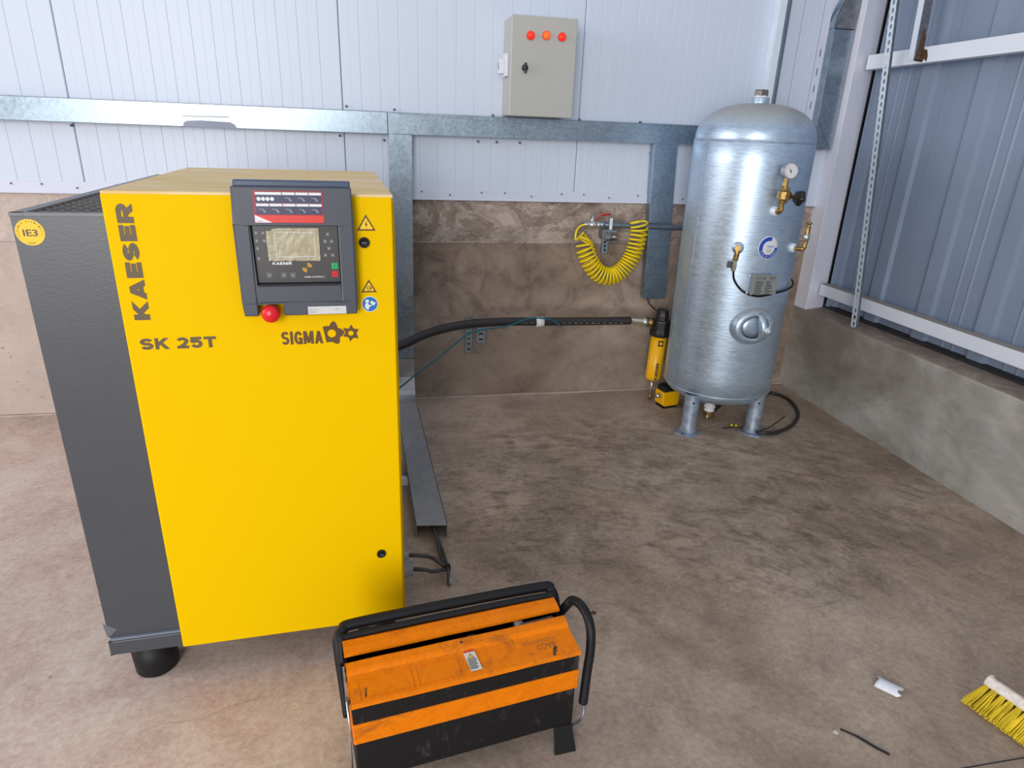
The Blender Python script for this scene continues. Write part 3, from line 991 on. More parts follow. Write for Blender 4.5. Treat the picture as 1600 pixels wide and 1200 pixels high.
# galvanised strut up the wall behind the tank
t = MB()
t.prism([(2.745, YF - 0.005), (2.712, YF - 0.005), (2.705, -0.013), (2.79, -0.013), (2.79, -0.02), (2.772, -0.03), (2.765, YF + 0.003)], 2, 1.46, 2.75)
st_ = thing('wall_strut', 'galvanised steel profile running up the white wall behind the tank top', 'strut', loc=(2.74, -0.02, 1.46))
MB().box((2.706, YF, 1.474), (2.740, YF + 0.002, 2.75)).build('front_face', 'strut_white', st_)
MB().box((2.740, YF + 0.001, 1.474), (2.764, YF + 0.003, 2.75)).build('recessed_face', 'galv', st_)
MB().box((2.750, YF - 0.001, 1.474), (2.764, -0.013, 2.75)).build('side_face', 'pipe', st_)
MB().box((2.704, YF, 1.474), (2.706, -0.013, 2.75)).build('side_face', 'strut_white', st_)

# ================================================================== ELECTRICAL BOX
eb = thing('electrical_enclosure', 'light grey electrical enclosure with three red lamps on the white wall', 'electrical box', loc=(1.485, -0.02, 1.477))
MB().box((1.334, -0.180, 1.478), (1.636, -0.0135, 1.889)).build('body', 'cabinet', eb, bev=0.004)
MB().box((1.3325, -0.200, 1.476), (1.6375, -0.184, 1.891)).build('door', 'cabinet', eb, bev=0.005)
MB().box((1.338, -0.185, 1.482), (1.632, -0.179, 1.885)).build('door_gasket', 'gap', eb)
for i, (u, v) in enumerate(((829, 55.5), (853.5, 55.5), (878, 58))):
    P_ = oY(u, v, -0.2)
    MB().lathe([(0.0185, 0), (0.0185, -0.006), (0.0165, -0.007), (0.0165, -0.001)], (P_.x, -0.2, P_.z), (0, 1, 0), 24).build('lamp_bezel', 'red', eb)
    MB().lathe([(0.0160, 0), (0.0160, -0.008), (0.012, -0.015), (0.006, -0.018), (0, -0.0185)], (P_.x, -0.2005, P_.z), (0, 1, 0), 24).build('pilot_lamp', 'lamp_lit' if i == 1 else 'lamp_red', eb, label='middle lamp glowing brighter orange' if i == 1 else None)
P_ = oY(820, 106, -0.2)
lk = MB(); lk.lathe([(0.0, -0.010), (0.013, -0.010), (0.0145, -0.006), (0.0145, 0)], (P_.x, -0.2, P_.z), (0, 1, 0), 20)
lock_ = lk.build('lock', 'black_gloss', eb)
MB().box((P_.x - 0.005, -0.222, P_.z - 0.023), (P_.x + 0.005, -0.208, P_.z + 0.021)).build('latch_handle', 'black_gloss', lock_, bev=0.003)
# side power socket with flap (on the left cheek)
z0 = oY(777, 120, -0.1).z; z1 = oY(790, 85, -0.1).z
so = MB().box((1.318, -0.155, z0), (1.334, -0.075, z1)).build('side_socket', 'pvc_white', eb, bev=0.004)
MB().box((1.296, -0.128, z0 + 0.012), (1.318, -0.084, z1 - 0.02)).build('socket_flap', 'pvc_white', so, bev=0.003)
MB().box((1.2945, -0.12, z0 + 0.03), (1.2965, -0.092, z1 - 0.035)).build('flap_window', 'gland_grey', so)

# ================================================================== COMPRESSOR
TH = 0.04181474
CO = Vector((0.7409, -1.8768, 0))
CM = Matrix.Translation(CO) @ Matrix.Rotation(TH, 4, 'Z')
CX = Vector((cos(TH), sin(TH), 0)); CY = Vector((-sin(TH), cos(TH), 0))


def cf(u, v, off=0.0):
    """pixel -> local (lx, lz) on the front plane moved out by off"""
    P = onp(u, v, CO - CY * off, CY) - CO
    return P.dot(CX), P.z


WT = 0.747; WYL = -0.577; HY = 1.26; HD = 1.2135
comp = thing('air_compressor', 'tall yellow and anthracite screw air compressor cabinet with a control panel', 'compressor', mat=CM @ Matrix.Translation((-0.37, 0.5, 0)))


def cb(): return MB(CM)


def B_(name, mat, p, bev=0.0, label=None, kind=None, seg=2):
    return lambda m_: m_.build(name, mat, p, bev, seg, label, kind)


# carcass
cb().box((-0.572, 0.012, 0.112), (-0.004, 0.829, 1.252)).build('carcass', 'yellow', comp, bev=0.004)
cb().box((WYL, -0.006, 0.105), (0.0, 0.016, 1.2565)).build('front_door', 'yellow', comp, bev=0.004, seg=3)
cb().box((-0.006, 0.019, 0.105), (0.006, 0.80, 1.245)).build('side_panel', 'yellow', comp, bev=0.003)
cb().box((WYL, -0.004, 1.2525), (0.003, 0.829, 1.2625)).build('top_cover', 'yellow_dusty', comp, bev=0.004)
# anthracite cooler section with side return, base strip
dk = cb()
dk.box((-WT, 0.008, 0.156), (WYL - 0.001, 0.012, HD))          # front skin
dk.box((-WT, 0.010, 0.156), (-WT + 0.004, 1.17, HD))             # left skin
dk.box((-WT, 1.166, 0.156), (-0.01, 1.17, HD))                   # back skin
dk.box((-0.575, 0.829, 0.156), (-0.01, 0.833, HD))
dk.box((-0.014, 0.829, 0.156), (-0.010, 1.17, HD))
cooler = dk.build('cooler_housing', 'anthracite', comp, bev=0.0015)
rim = cb()
rim.box((-WT - 0.001, 0.006, HD - 0.004), (-WT + 0.024, 1.17, HD + 0.003))
rim.box((-WT - 0.001, 0.006, HD - 0.004), (WYL - 0.001, 0.020, HD + 0.003))
rim.box((-WT - 0.001, 1.15, HD - 0.004), (-0.01, 1.17, HD + 0.003))
rim.build('top_rim', flat('grey_top_rim', (0.20, 0.205, 0.23), 0.5), comp, bev=0.001)
cb().box((-WT + 0.006, 0.02, 1.10), (-0.016, 1.16, 1.11)).build('cooler_interior', 'gap', comp)
gr = cb()
y = 0.032
while y < 1.15:
    gr.box((-WT + 0.022, y, HD - 0.002), (WYL - 0.001 if y < 0.83 else -0.02, y + 0.0025, HD)); y += 0.036
x = -WT + 0.035
while x < -0.02:
    gr.box((x, 0.018 if x < WYL - 0.004 else 0.835, HD - 0.004), (x + 0.0025, 1.16, HD - 0.002))
    x += 0.024
gr.build('top_grille', flat('grille_wire', (0.16, 0.165, 0.19), 0.45), comp)
bs = cb()
bs.box((-WT, -0.002, 0.107), (WYL + 0.0, 0.012, 0.149))
bs.box((-WT, -0.002, 0.107), (-WT + 0.012, 1.17, 0.149))
bs.box((-WT + 0.01, 0.010, 0.108), (-0.01, 1.165, 0.122))
bs.build('base_frame', 'anthracite', comp, bev=0.002)
cb().box((-WT + 0.004, 0.001, 0.149), (WYL - 0.001, 0.013, 0.156)).build('base_lip', flat('pale_base_lip', (0.17, 0.20, 0.26), 0.4), comp, bev=0.001)
for lx, ly in ((-0.668, 0.065), (-0.075, 0.065), (-0.668, 1.08), (-0.075, 1.08)):
    cb().lathe([(0.0, 0.0), (0.049, 0.0), (0.053, 0.004), (0.058, 0.105), (0.0, 0.108)], (lx, ly, 0), (0, 0, 1), 28).build('foot', 'black', comp)
# corner scuff on dark left bottom
FRONT = -0.006
FM = CM @ Matrix.Translation((0, FRONT, 0)) @ Matrix.Rotation(pi / 2, 4, 'X')   # local x right, y up, z out of the door
DM = CM @ Matrix.Translation((0, 0.008, 0)) @ Matrix.Rotation(pi / 2, 4, 'X')


def decal(poly, name, mat, parent, base=FM, th=0.0006, z0=0.0001, label=None):
    m_ = MB(base)
    m_.prism(poly, 2, z0, th)
    return m_.build(name, mat, parent, label=label)


def ring(name, mat, parent, cx, cy, ro, ri, base=FM, th=0.0006, n=32, z0=0.0001):
    vs = []
    for z in (z0, th):
        for r in (ro, ri):
            vs += [(cx + r * cos(2 * pi * k / n), cy + r * sin(2 * pi * k / n), z) for k in range(n)]
    fs = []
    for k in range(n):
        j = (k + 1) % n
        fs += [(k, j, n + j, n + k), (2 * n + k, 2 * n + j, 3 * n + j, 3 * n + k), (k, j, 2 * n + j, 2 * n + k), (n + k, n + j, 3 * n + j, 3 * n + k)]
    return MB(base).add(vs, fs).build(name, mat, parent)


def at2(base, x, y, z=0.0, r=0.0):
    return base @ Matrix.Translation((x, y, z)) @ Matrix.Rotation(r, 4, 'Z')


# scuff
s0 = cf(170, 985); 
pa = [cf(u, v, -0.008) for u, v in ((160, 975), (183, 983), (174, 992), (168, 996))]
decal(pa, 'scuff', flat('scuffed_paint', (0.14, 0.15, 0.17), 0.6), comp, DM, 0.0004)

# lettering KAESER, reading upwards
zt_ = cf(191, 318, .006)[1]; zb_ = cf(226, 500, .006)[1]
block_text('KAESER', 'lettering', 'print_grey', zt_ - zb_, 0.031, at2(FM, -0.5375, (zt_ + zb_) / 2), comp, 0.30, {'K': .98, 'A': 1.02, 'E': .78, 'S': .86, 'R': .92}, 0.09, rot=True)
xl, zz = cf(219, 538, .006); xr, z2 = cf(338, 534, .006)
block_text('SK 25T', 'lettering', 'print_grey', xr - xl, 0.0255, at2(FM, (xl + xr) / 2, cf(278, 536, .006)[1]), comp, 0.25, {'K': .94, 'S': .86, '2': .80, '5': .82, 'T': .84, ' ': .55}, 0.12)
xl = cf(439, 528, .006)[0]; xr = cf(504, 526, .006)[0]; zc = cf(470, 527, .006)[1]
block_text('SIGMA', 'lettering', 'print_brown', xr - xl, 0.031, at2(FM, (xl + xr) / 2 + 0.001, zc - 0.001), comp, 0.17, {'S': .46, 'I': .19, 'G': .50, 'M': .62, 'A': .52}, 0.06)


def emblem(pts, hx, hy, hr):
    """star-shaped rotor mark with a round hole; points are door coordinates"""
    P_ = [Vector(cf(400 + u / 6.154, 460 + v / 6.154, .006)) for u, v in pts]
    c = Vector(cf(400 + hx / 6.154, 460 + hy / 6.154, .006)); r = hr / 6.154 / 615
    dense = []
    for i in range(len(P_)):
        a, b = P_[i], P_[(i + 1) % len(P_)]
        for k in range(4): dense.append(a.lerp(b, k / 4))
    K = len(dense)
    out = [(p.x, p.y) for p in dense]
    inn = []
    for p in dense:
        d_ = (p - c).normalized(); inn.append((c.x + d_.x * r, c.y + d_.y * r))
    vs = [(p[0], p[1], z) for z in (0.0001, 0.0006) for p in out + inn]
    fs = []
    for k in range(K):
        j = (k + 1) % K
        fs += [(2 * K + k, 2 * K + j, 3 * K + j, 3 * K + k), (k, j, 2 * K + j, 2 * K + k), (K + k, K + j, 3 * K + j, 3 * K + k)]
    return MB(FM).add(vs, fs).build('rotor_emblem', 'print_brown', comp)


emblem([(640, 312), (670, 303), (702, 305), (718, 275), (738, 257), (760, 265), (776, 290), (786, 322), (815, 330), (846, 350), (852, 368), (830, 395), (806, 415), (808, 445), (800, 470), (780, 477), (755, 468), (735, 456), (705, 458), (680, 463), (668, 430), (663, 395), (650, 350)], 728, 375, 36)
emblem([(915, 290), (937, 328), (990, 335), (966, 372), (986, 420), (936, 418), (905, 453), (889, 412), (834, 401), (861, 370), (838, 322), (890, 330)], 912, 373, 23)


# warning triangles
def tri(cx, cy, s, r=0.0):
    h = s * 0.866
    return [(cx - s / 2, cy - h / 3), (cx + s / 2, cy - h / 3), (cx, cy + 2 * h / 3)]


for (u, v, s_, k) in ((572, 352, 0.041, 0), (576.5, 450, 0.035, 1)):
    x_, z_ = cf(u, v, .006)
    w_ = decal(tri(x_, z_, s_), 'warning_sign', 'print_brown', comp)
    m_ = MB(FM).prism(tri(x_, z_ + 0.0002, s_ - 0.0115), 2, 0.0005, 0.0009)
    m_.build('sign_face', 'warn_yellow', w_)
    if k == 0:
        MB(FM).prism([(x_ + 0.003, z_ + 0.0125), (x_ - 0.0035, z_ + 0.001), (x_ - 0.0003, z_ + 0.0015), (x_ - 0.001, z_ - 0.0075), (x_ + 0.0035, z_ + 0.0035), (x_ + 0.0003, z_ + 0.003)], 2, 0.0009, 0.0012).build('lightning_symbol', 'print_brown', w_)
    else:
        ring('motor_symbol', 'print_brown', w_, x_, z_, 0.0055, 0.0040, FM, 0.0013, 16, 0.0009)
        MB(FM).box((x_ - 0.002, z_ - 0.001, 0.0009), (x_ + 0.007, z_ + 0.001, 0.0013)).build('arrow_symbol', 'print_brown', w_)
x_, z_ = cf(578, 475, .006)
sg = decal(ell(x_, z_, 0.0186, 0.0186), 'mandatory_sign', 'white', comp, th=0.0005)
decal(ell(x_, z_, 0.0170, 0.0170), 'sign_face', 'blue_sign', sg, th=0.0009, z0=0.0004)
decal(ell(x_ - 0.006, z_ + 0.007, 0.0042, 0.0042, 16), 'reader_symbol', 'white', sg, th=0.0012, z0=0.0009)
decal([(x_ - 0.012, z_ - 0.004), (x_ - 0.009, z_ + 0.003), (x_ - 0.004, z_ + 0.002), (x_ - 0.001, z_ - 0.003), (x_ + 0.004, z_ - 0.001), (x_ + 0.004, z_ - 0.004), (x_ - 0.002, z_ - 0.007), (x_ - 0.003, z_ - 0.013), (x_ - 0.009, z_ - 0.012)], 'reader_symbol', 'white', sg, th=0.0012, z0=0.0009)
decal([(x_ + 0.0, z_ + 0.005), (x_ + 0.005, z_ + 0.008), (x_ + 0.010, z_ + 0.004), (x_ + 0.014, z_ + 0.003), (x_ + 0.008, z_ - 0.004), (x_ + 0.003, z_ + 0.001)], 'book_symbol', 'white', sg, th=0.0012, z0=0.0009)
# quarter-turn locks
for (u, v) in ((569, 379.5), (596, 866.5)):
    x_, z_ = cf(u, v, .012)
    l_ = MB(FM).lathe([(0.0118, 0.0), (0.0118, 0.005), (0.0095, 0.0075), (0.008, 0.0045), (0.0, 0.0045)], (x_, z_, 0), (0, 0, 1), 24).build('quarter_turn_lock', 'black', comp)
    MB(FM).box((x_ - 0.0055, z_ - 0.002, 0.0045), (x_ + 0.0055, z_ + 0.002, 0.0065)).build('key_slot', 'panel_grey', l_)
# IE3 round sticker on the anthracite front
x_, z_ = cf(47, 363, -0.008)
ie = MB(DM).prism(ell(x_, z_, 0.0262, 0.0262), 2, 0.0001, 0.0006).build('round_sticker', 'sticker_yellow', comp)
text('IE3', 'lettering', 'print_grey', 0.026, 0.0135, at2(DM, x_ + 0.0005, z_ - 0.001, 0.0006), ie, bold=0.02)
for word, a0, a1, flip in (('PREMIUM EFFICIENCY', 200, -20, 1), ('Motor', 255, 285, -1)):
    for k, ch in enumerate(word):
        if ch == ' ': continue
        a = radians(a0 + (a1 - a0) * k / (len(word) - 1))
        r_ = 0.0215
        text(ch, 'lettering', 'print_grey', 0.0024, 0.0030, at2(DM, x_ + r_ * cos(a), z_ + r_ * sin(a), 0.0006, a - pi / 2 if flip > 0 else a + pi / 2), ie)

# ---- control panel housing
PD = 0.036                                   # how far it stands off the door
poly = [cf(u, v, PD) for u, v in ((357, 293), (547, 291), (559.6, 488), (445, 494), (442, 473), (405, 475), (404, 495.5), (384, 496))]
(xa, za), (xb, zb), (xc, zc), (xd, zd), (xe, ze), (xf, zf), (xg, zg), (xh, zh) = poly
xL_ = (xa + xh) / 2; xR_ = (xb + xc) / 2; zT = (za + zb) / 2; zBt = (zc + zd + zg + zh) / 4
nx0 = (xf + xg) / 2; nx1 = (xd + xe) / 2; nz = (ze + zf) / 2
(sx0, sz1) = cf(389, 352, PD); (sx1, sz0) = cf(533, 443, PD); sx0 = (cf(389, 352, PD)[0] + cf(402, 443, PD)[0]) / 2; sx1 = (cf(529, 353, PD)[0] + cf(533, 441, PD)[0]) / 2
hp = MB(FM)
# frame around recess (pieces butt together)
hp.box((xL_, sz1, 0), (xR_, zT, PD - 0.006))
hp.box((xL_, nz, 0), (sx0, sz1, PD - 0.006))
hp.box((sx1, nz, 0), (xR_, sz1, PD - 0.006))
hp.box((sx0, nz, 0), (sx1, sz0, PD - 0.006))
hp.box((sx0, sz0, 0), (sx1, sz1, PD - 0.018))
hp.box((xL_, zBt, 0), (nx0, nz, PD - 0.006))
hp.box((nx1, zBt, 0), (xR_, nz, PD - 0.006))
panel = hp.build('control_panel', 'panel_grey', comp, bev=0.003)
MB(FM).box((xL_ + 0.004, zT - 0.002, 0), (xR_ - 0.002, zT + 0.012, PD - 0.016)).build('rain_hood', flat('blue_grey_hood', (0.05, 0.075, 0.13), 0.35), panel, bev=0.003)
MB(FM).box((sx0 + 0.003, sz0 - 0.004, PD - 0.0065), (sx1 - 0.004, sz0, PD - 0.0045)).build('recess_shadow_gap', 'gap', panel)
# vertical groove left of screen
MB(FM).box((sx0 - 0.004, zBt + 0.003, PD - 0.0062), (sx0 - 0.0020, sz1, PD - 0.0056)).build('hinge_groove', 'gap', panel)
MB(FM).box((sx1 + 0.0005, nz + 0.002, PD - 0.0062), (sx1 + 0.0018, sz1, PD - 0.0056)).build('edge_highlight', 'key_edge', panel)
foil = MB(FM).box((sx0 + 0.002, sz0 + 0.002, PD - 0.0179), (sx1 - 0.002, sz1 - 0.002, PD - 0.0165)).build('keypad_foil', 'panel_face', panel, bev=0.0005)
FZ = PD - 0.0165


def pf(u, v): return cf(u, v, 0.006 + FZ)


# keypad keys
def keybox(u, v, s_=0.0088, mat='key', nm='key'):
    x, z = pf(u, v)
    k = MB(FM).box((x - s_ / 2, z - s_ / 2, FZ - 0.0002), (x + s_ / 2, z + s_ / 2, FZ + 0.0009)).build(nm, mat, panel, bev=0.0004)
    return x, z, k


for u, v in ((400, 364), (411, 364), (401, 376), (413, 376), (402.5, 388), (404.5, 404), (512, 366), (508, 377), (518, 377), (514, 388), (508.5, 398.5), (520, 398.5), (421, 430), (444, 430), (458, 430)):
    big = v > 425
    x, z, k = keybox(u, v, 0.0125 if big else 0.0088)
    MB(FM).prism(tri(x, z, 0.0032), 2, FZ + 0.0009, FZ + 0.0012).build('key_symbol', 'paper', k)
x, z, k = keybox(523, 415.5, 0.0135, 'green', 'start_key')
MB(FM).box((x - 0.0007, z - 0.0032, FZ + 0.0009), (x + 0.0007, z + 0.0032, FZ + 0.0012)).build('key_symbol', 'ink', k)
x, z, k = keybox(523.5, 428, 0.0130, 'red', 'stop_key')
ring('key_symbol', 'darkred', k, x, z, 0.0032, 0.0022, FM, FZ + 0.0012, 16, FZ + 0.0009)
# display with crumpled protective film
dx0, dz1 = pf(424, 357); dx1, dz0 = pf(499, 405)
dsp = MB(FM).box((dx0, dz0, FZ - 0.0002), (dx1, dz1, FZ + 0.0014)).build('display', flat('display_glass', (0.32, 0.36, 0.33), 0.25, 0, 0.05), panel, bev=0.0005)
ring_ = MB(FM)
for a, b in (((dx0 + 0.006, dz0 + 0.006), (dx1 - 0.006, dz0 + 0.007)), ((dx0 + 0.006, dz1 - 0.008), (dx1 - 0.006, dz1 - 0.007)), ((dx0 + 0.006, dz0 + 0.006), (dx0 + 0.007, dz1 - 0.007)), ((dx1 - 0.007, dz0 + 0.006), (dx1 - 0.006, dz1 - 0.007))):
    ring_.box((a[0], a[1], FZ + 0.0012), (b[0], b[1], FZ + 0.0040))
ring_.build('display_outline', 'white', dsp)
# film: wrinkled grid
fx0, fz1 = pf(415, 356); fx1, fz0 = pf(501, 407)
G = 22; H_ = 12
vs = []
for j in range(H_ + 1):
    for i in range(G + 1):
        x = fx0 + (fx1 - fx0) * i / G; z = fz0 + (fz1 - fz0) * j / H_
        jit = 0.0022 * noise.noise(Vector((i * 0.5, j * 0.5, 3)))
        if j == H_ and i < 5: z -= 0.009 * (1 - i / 5)
        vs.append((x + jit * (j == 0 or i == 0), z + jit * (j == 0) * 2, FZ + 0.0026 + 0.0007 * noise.noise(Vector((i * 0.5, j * 0.5, 0))) + 0.00015 * noise.noise(Vector((i * 2.1, j * 1.7, 9)))))
fs = [(j * (G + 1) + i, j * (G + 1) + i + 1, (j + 1) * (G + 1) + i + 1, (j + 1) * (G + 1) + i) for j in range(H_) for i in range(G)]
mf, nt, bq = new_mat('peeling_protective_film')
g = NT(nt)
g.lk(g.ramp(g.noise(40, 5, 0.6, 0.8), [(0.35, (0.50, 0.43, 0.26)), (0.6, (0.62, 0.56, 0.38)), (0.72, (0.66, 0.64, 0.55))]), bq.inputs['Base Color'])
bq.inputs['Roughness'].default_value = 0.25
bq.inputs['Alpha'].default_value = 0.7
MB(FM).add(vs, fs, False).build('protective_film', mf, dsp)
# printed words on foil
x, z = pf(441, 411.5)
block_text('KAESER', 'lettering', 'white', 0.0395, 0.0056, at2(FM, x, z, FZ), panel, 0.26, {'K': .98, 'A': 1.02, 'E': .78, 'S': .86, 'R': .92}, 0.1)
x, z = pf(492, 432.5)
text('SIGMA CONTROL 2', 'lettering', 'white', 0.043, 0.0036, at2(FM, x, z, FZ), panel, bold=0.01)
# RFID arcs (yellow radio waves)
x, z = pf(480, 418)
for s_ in (0, pi):
    for r_ in (0.0045, 0.0075, 0.0105):
        pts = [(x + r_ * cos(a), z + r_ * sin(a)) for a in [radians(5 + 10 * k) + s_ for k in range(9)]]
        pi_ = [(x + (r_ - 0.0014) * cos(a), z + (r_ - 0.0014) * sin(a)) for a in [radians(5 + 10 * k) + s_ for k in range(8, -1, -1)]]
        MB(FM).prism(pts + pi_, 2, FZ, FZ + 0.0004).build('radio_wave_symbol', 'sticker_yellow', panel)
# instruction label above display
lz = PD - 0.006
def pp(u, v): return cf(u, v, 0.006 + lz)
lx0, lz1 = pp(393, 297); lx1 = pp(504, 299)[0]; lz0 = pp(450, 348.5)[1]
lb = MB(FM).box((lx0, lz0, lz), (lx1, lz1, lz + 0.0006)).build('instruction_label', 'darkred', panel)
lw = lx1 - lx0; lh = lz1 - lz0
MB(FM).box((lx0 + 0.002, lz0 + 0.001, lz + 0.0006), (lx1 - 0.001, lz0 + lh * 0.24, lz + 0.0009)).build('red_band', 'red_foil', lb)
MB(FM).prism([(lx0 + 0.001, lz0 + lh * 0.25), (lx0 + 0.001, lz0 + 0.0008), (lx0 + lw * 0.25, lz0 + 0.0008)], 2, lz + 0.0009, lz + 0.0011).build('white_corner', 'white', lb)
text('KAESER', 'lettering', 'red_foil', 0.011, 0.0022, at2(FM, lx0 + 0.010, lz0 + 0.0035, lz + 0.0011), lb)
gx = lx0 + 0.005; gw = lw - 0.008
cells = []
w5 = gw / 5
cells.append((0, 2 * w5, 1)); cells += [(2 * w5, w5, 1), (3 * w5, w5, 1), (4 * w5, w5, 1)]
cells += [(i * w5, w5, 0) for i in range(5)]
rh = lh * 0.335
for cx0, cw, row in cells:
    zb0 = lz0 + lh * 0.27 + row * (rh + 0.001)
    c1 = MB(FM).box((gx + cx0 + 0.0005, zb0, lz + 0.0006), (gx + cx0 + cw - 0.0005, zb0 + rh, lz + 0.0009)).build('instruction_cell', 'navy', lb)
    MB(FM).box((gx + cx0 + 0.0008, zb0 + rh * 0.74, lz + 0.0009), (gx + cx0 + cw - 0.0008, zb0 + rh - 0.0004, lz + 0.0011)).build('cell_heading', 'white', c1)
    if cw > w5 * 1.5:
        for k in range(4):
            MB(FM).prism(ell(gx + cx0 + 0.007 + k * 0.0088, zb0 + rh * 0.36, 0.0040, 0.0040, 16), 2, lz + 0.0009, lz + 0.0011).build('pictogram', 'white', c1)
    else:
        cxm = gx + cx0 + cw / 2
        MB(FM).prism([(cxm - 0.008, zb0 + rh * 0.5), (cxm + 0.001, zb0 + rh * 0.5), (cxm + 0.007, zb0 + rh * 0.2), (cxm + 0.002, zb0 + rh * 0.15), (cxm - 0.001, zb0 + rh * 0.42), (cxm - 0.008, zb0 + rh * 0.42)], 2, lz + 0.0009, lz + 0.0011).build('pictogram', 'key_edge', c1)
# serial label bottom right (2-D code left out)
ax_, az1 = pp(481, 480); bx_, az0 = pp(541, 487)
bx_ = pp(541, 482)[0]; az1 = pp(510, 478.5)[1]; az0 = pp(510, 490.5)[1]
sb = MB(FM).box((ax_, az0, lz), (bx_, az1, lz + 0.0006)).build('serial_label', 'paper', panel)
text('Equipment No.', 'lettering', 'ink', 0.020, 0.0022, at2(FM, ax_ + 0.013, az0 + 0.0105, lz + 0.0006), sb)
text('Serial No.', 'lettering', 'ink', 0.015, 0.0022, at2(FM, ax_ + 0.0105, az0 + 0.0055, lz + 0.0006), sb)
text('1173', 'lettering', 'ink', 0.010, 0.0022, at2(FM, bx_ - 0.022, az0 + 0.0105, lz + 0.0006), sb)
# emergency stop
x, z = cf(423, 491, 0.04)
es = MB(FM).lathe([(0.017, 0.0), (0.017, 0.012), (0.010, 0.014), (0.010, 0.024)], (x, z, 0), (0, 0, 1), 24).build('emergency_stop', 'filter_yellow', comp)
MB(FM).lathe([(0.009, 0.022), (0.0185, 0.024), (0.0200, 0.028), (0.0197, 0.034), (0.016, 0.041), (0.008, 0.045), (0, 0.046)], (x, z, 0), (0, 0, 1), 32).build('stop_button', 'red', es)
# glands on the right flank
for k, (u, v, r_, l_) in enumerate(((642, 867, 0.014, 0.030), (646, 890, 0.028, 0.042))):
    zc_ = oY(u, v, -1.72).z
    Y_ = 0.17 + 0.02 * k
    zc_ = [0.155, 0.118][k]
    P_ = None
    # locate along the flank plane
    Pq = onp(u, v, CO + CX * 0.02, CX) - CO
    ly_, lz_ = Pq.dot(CY), Pq.z
    gl = cb().lathe([(r_, 0.0), (r_, l_ * 0.55), (r_ * 0.85, l_ * 0.6), (r_ * 0.85, l_), (0.0, l_)], (0.006, 0.24, 0.135 - 0.055 * k + (0.004 if k else 0)), (1, 0, 0), 20).build('cable_gland', 'gland_grey', comp)
# black rotor cap etc. on grille edge
cb().lathe([(0.0, 0.012), (0.012, 0.010), (0.016, 0.0)], (-WT + 0.13, 0.80, HD + 0.002), (0, 0, 1), 16).build('eyebolt_cap', 'black', comp)

# cables lying out of the trunking end to the glands
t = thing('power_cables', 'dark cables tied together between the floor trunking end and the compressor', 'cables', loc=(0.88, -1.6, 0))
g0 = CM @ Vector((0.0375, 0.24, 0.135)); g1 = CM @ Vector((0.0495, 0.24, 0.08))
kn = oZ(697, 888, 0.03)
tipE = oZ(706, 912, 0.006)
ca = [[(0.88, -1.30, 0.02), oZ(682, 850, 0.02), kn, oZ(705, 912, 0.012), ],
      [(0.86, -1.28, 0.025), oZ(687, 848, 0.03), kn + Vector((0.004, 0, 0.01)), oZ(701, 914, 0.008)],
      [g1, g1 + Vector((0.04, -0.01, 0.0)), oZ(676, 893, 0.06), kn, oZ(692, 880, 0.025), (0.875, -1.28, 0.03)],
      [g0, g0 + Vector((0.035, 0.0, -0.005)), oZ(676, 872, 0.07), kn + Vector((-0.005, 0, 0.01)), oZ(690, 873, 0.03), (0.87, -1.27, 0.035)]]
for k, p_ in enumerate(ca):
    MB().tube(smooth_path(p_, 8), 0.0052 if k < 2 else 0.0065, 8).build('cable', 'cable' if k != 0 else 'gland_grey', t)
MB().box(kn - Vector((0.012, 0.010, 0.006)), kn + Vector((0.014, 0.004, 0.016))).build('cable_tie', 'black', t, bev=0.002)

# white plug peeking between compressor and tray
o = MB().box((0.772, -0.96, 0.0), (0.802, -0.935, 0.035)).build('junction_stub', 'pvc_white', bev=0.003)
tag(o, 'small white plastic block on the floor beside the trunking run', 'plastic block')

# ================================================================== HOSES
hy = -0.20
hp_ = [Vector((0.30, -0.62, 0.36)), Vector((0.52, -0.42, 0.37))] + [oY(u, v, y_) for u, v, y_ in ((622, 541, -0.40), (660, 524, -0.36), (700, 512, -0.33), (745, 505, -0.30), (800, 502.5, -0.27), (843, 502.5, -0.25), (900, 502, -0.23), (950, 501.5, -0.21), (984, 501, -0.2))]
hs = thing('air_hose', 'thick black rubber air hose from the compressor to the black and yellow filter', 'hose', loc=(1.2, -0.3, 0.45))
MB().tube(smooth_path(hp_, 8), 0.0215, 14).build('rubber_hose', 'hose', hs)
e_a = oY(984, 501, -0.2); e_b = oY(1012, 503, -0.2)
MB().tube([e_a, e_a.lerp(e_b, .7), e_a.lerp(e_b, .72), e_b], [0.019, 0.019, 0.024, 0.024], 12).build('hose_coupling', 'chrome', hs)
w0 = oY(837, 503, -0.25); w1 = oY(849, 502.8, -0.25)
MB().tube([w0, w1], 0.0262, 14).build('white_tape', 'white', hs)
# lettering dashes along the hose
pts = smooth_path(hp_, 8)
hd = MB()
for u in list(range(757, 832, 9)) + list(range(880, 975, 9)):
    P_ = oY(u, 506.5 if u > 800 else 508, -0.30)
    w_ = 0.012 if (u // 9) % 3 else 0.018
    P_ = oY(u, 505.5 if u > 800 else 507.5, -0.285)
    hd.box((P_.x, P_.y + 0.0, P_.z), (P_.x + w_, P_.y + 0.006, P_.z + 0.0018))
hd.build('printed_marking', 'key_edge', hs)
# teal tube
tp = [oY(u, v, y_) for u, v, y_ in ((618, 610, -0.5), (650, 585, -0.47), (690, 555, -0.43), (720, 530, -0.38), (745, 517, -0.36), (790, 510, -0.32), (826, 498, -0.29), (843, 497, -0.285), (862, 500, -0.28), (876, 509, -0.275))]
o = MB().tube(smooth_path([Vector((0.6, -0.6, 0.2))] + tp, 6), 0.0042, 8).build('teal_tube', 'teal')
tag(o, 'thin teal tube running up to and taped along the black air hose', 'tube')
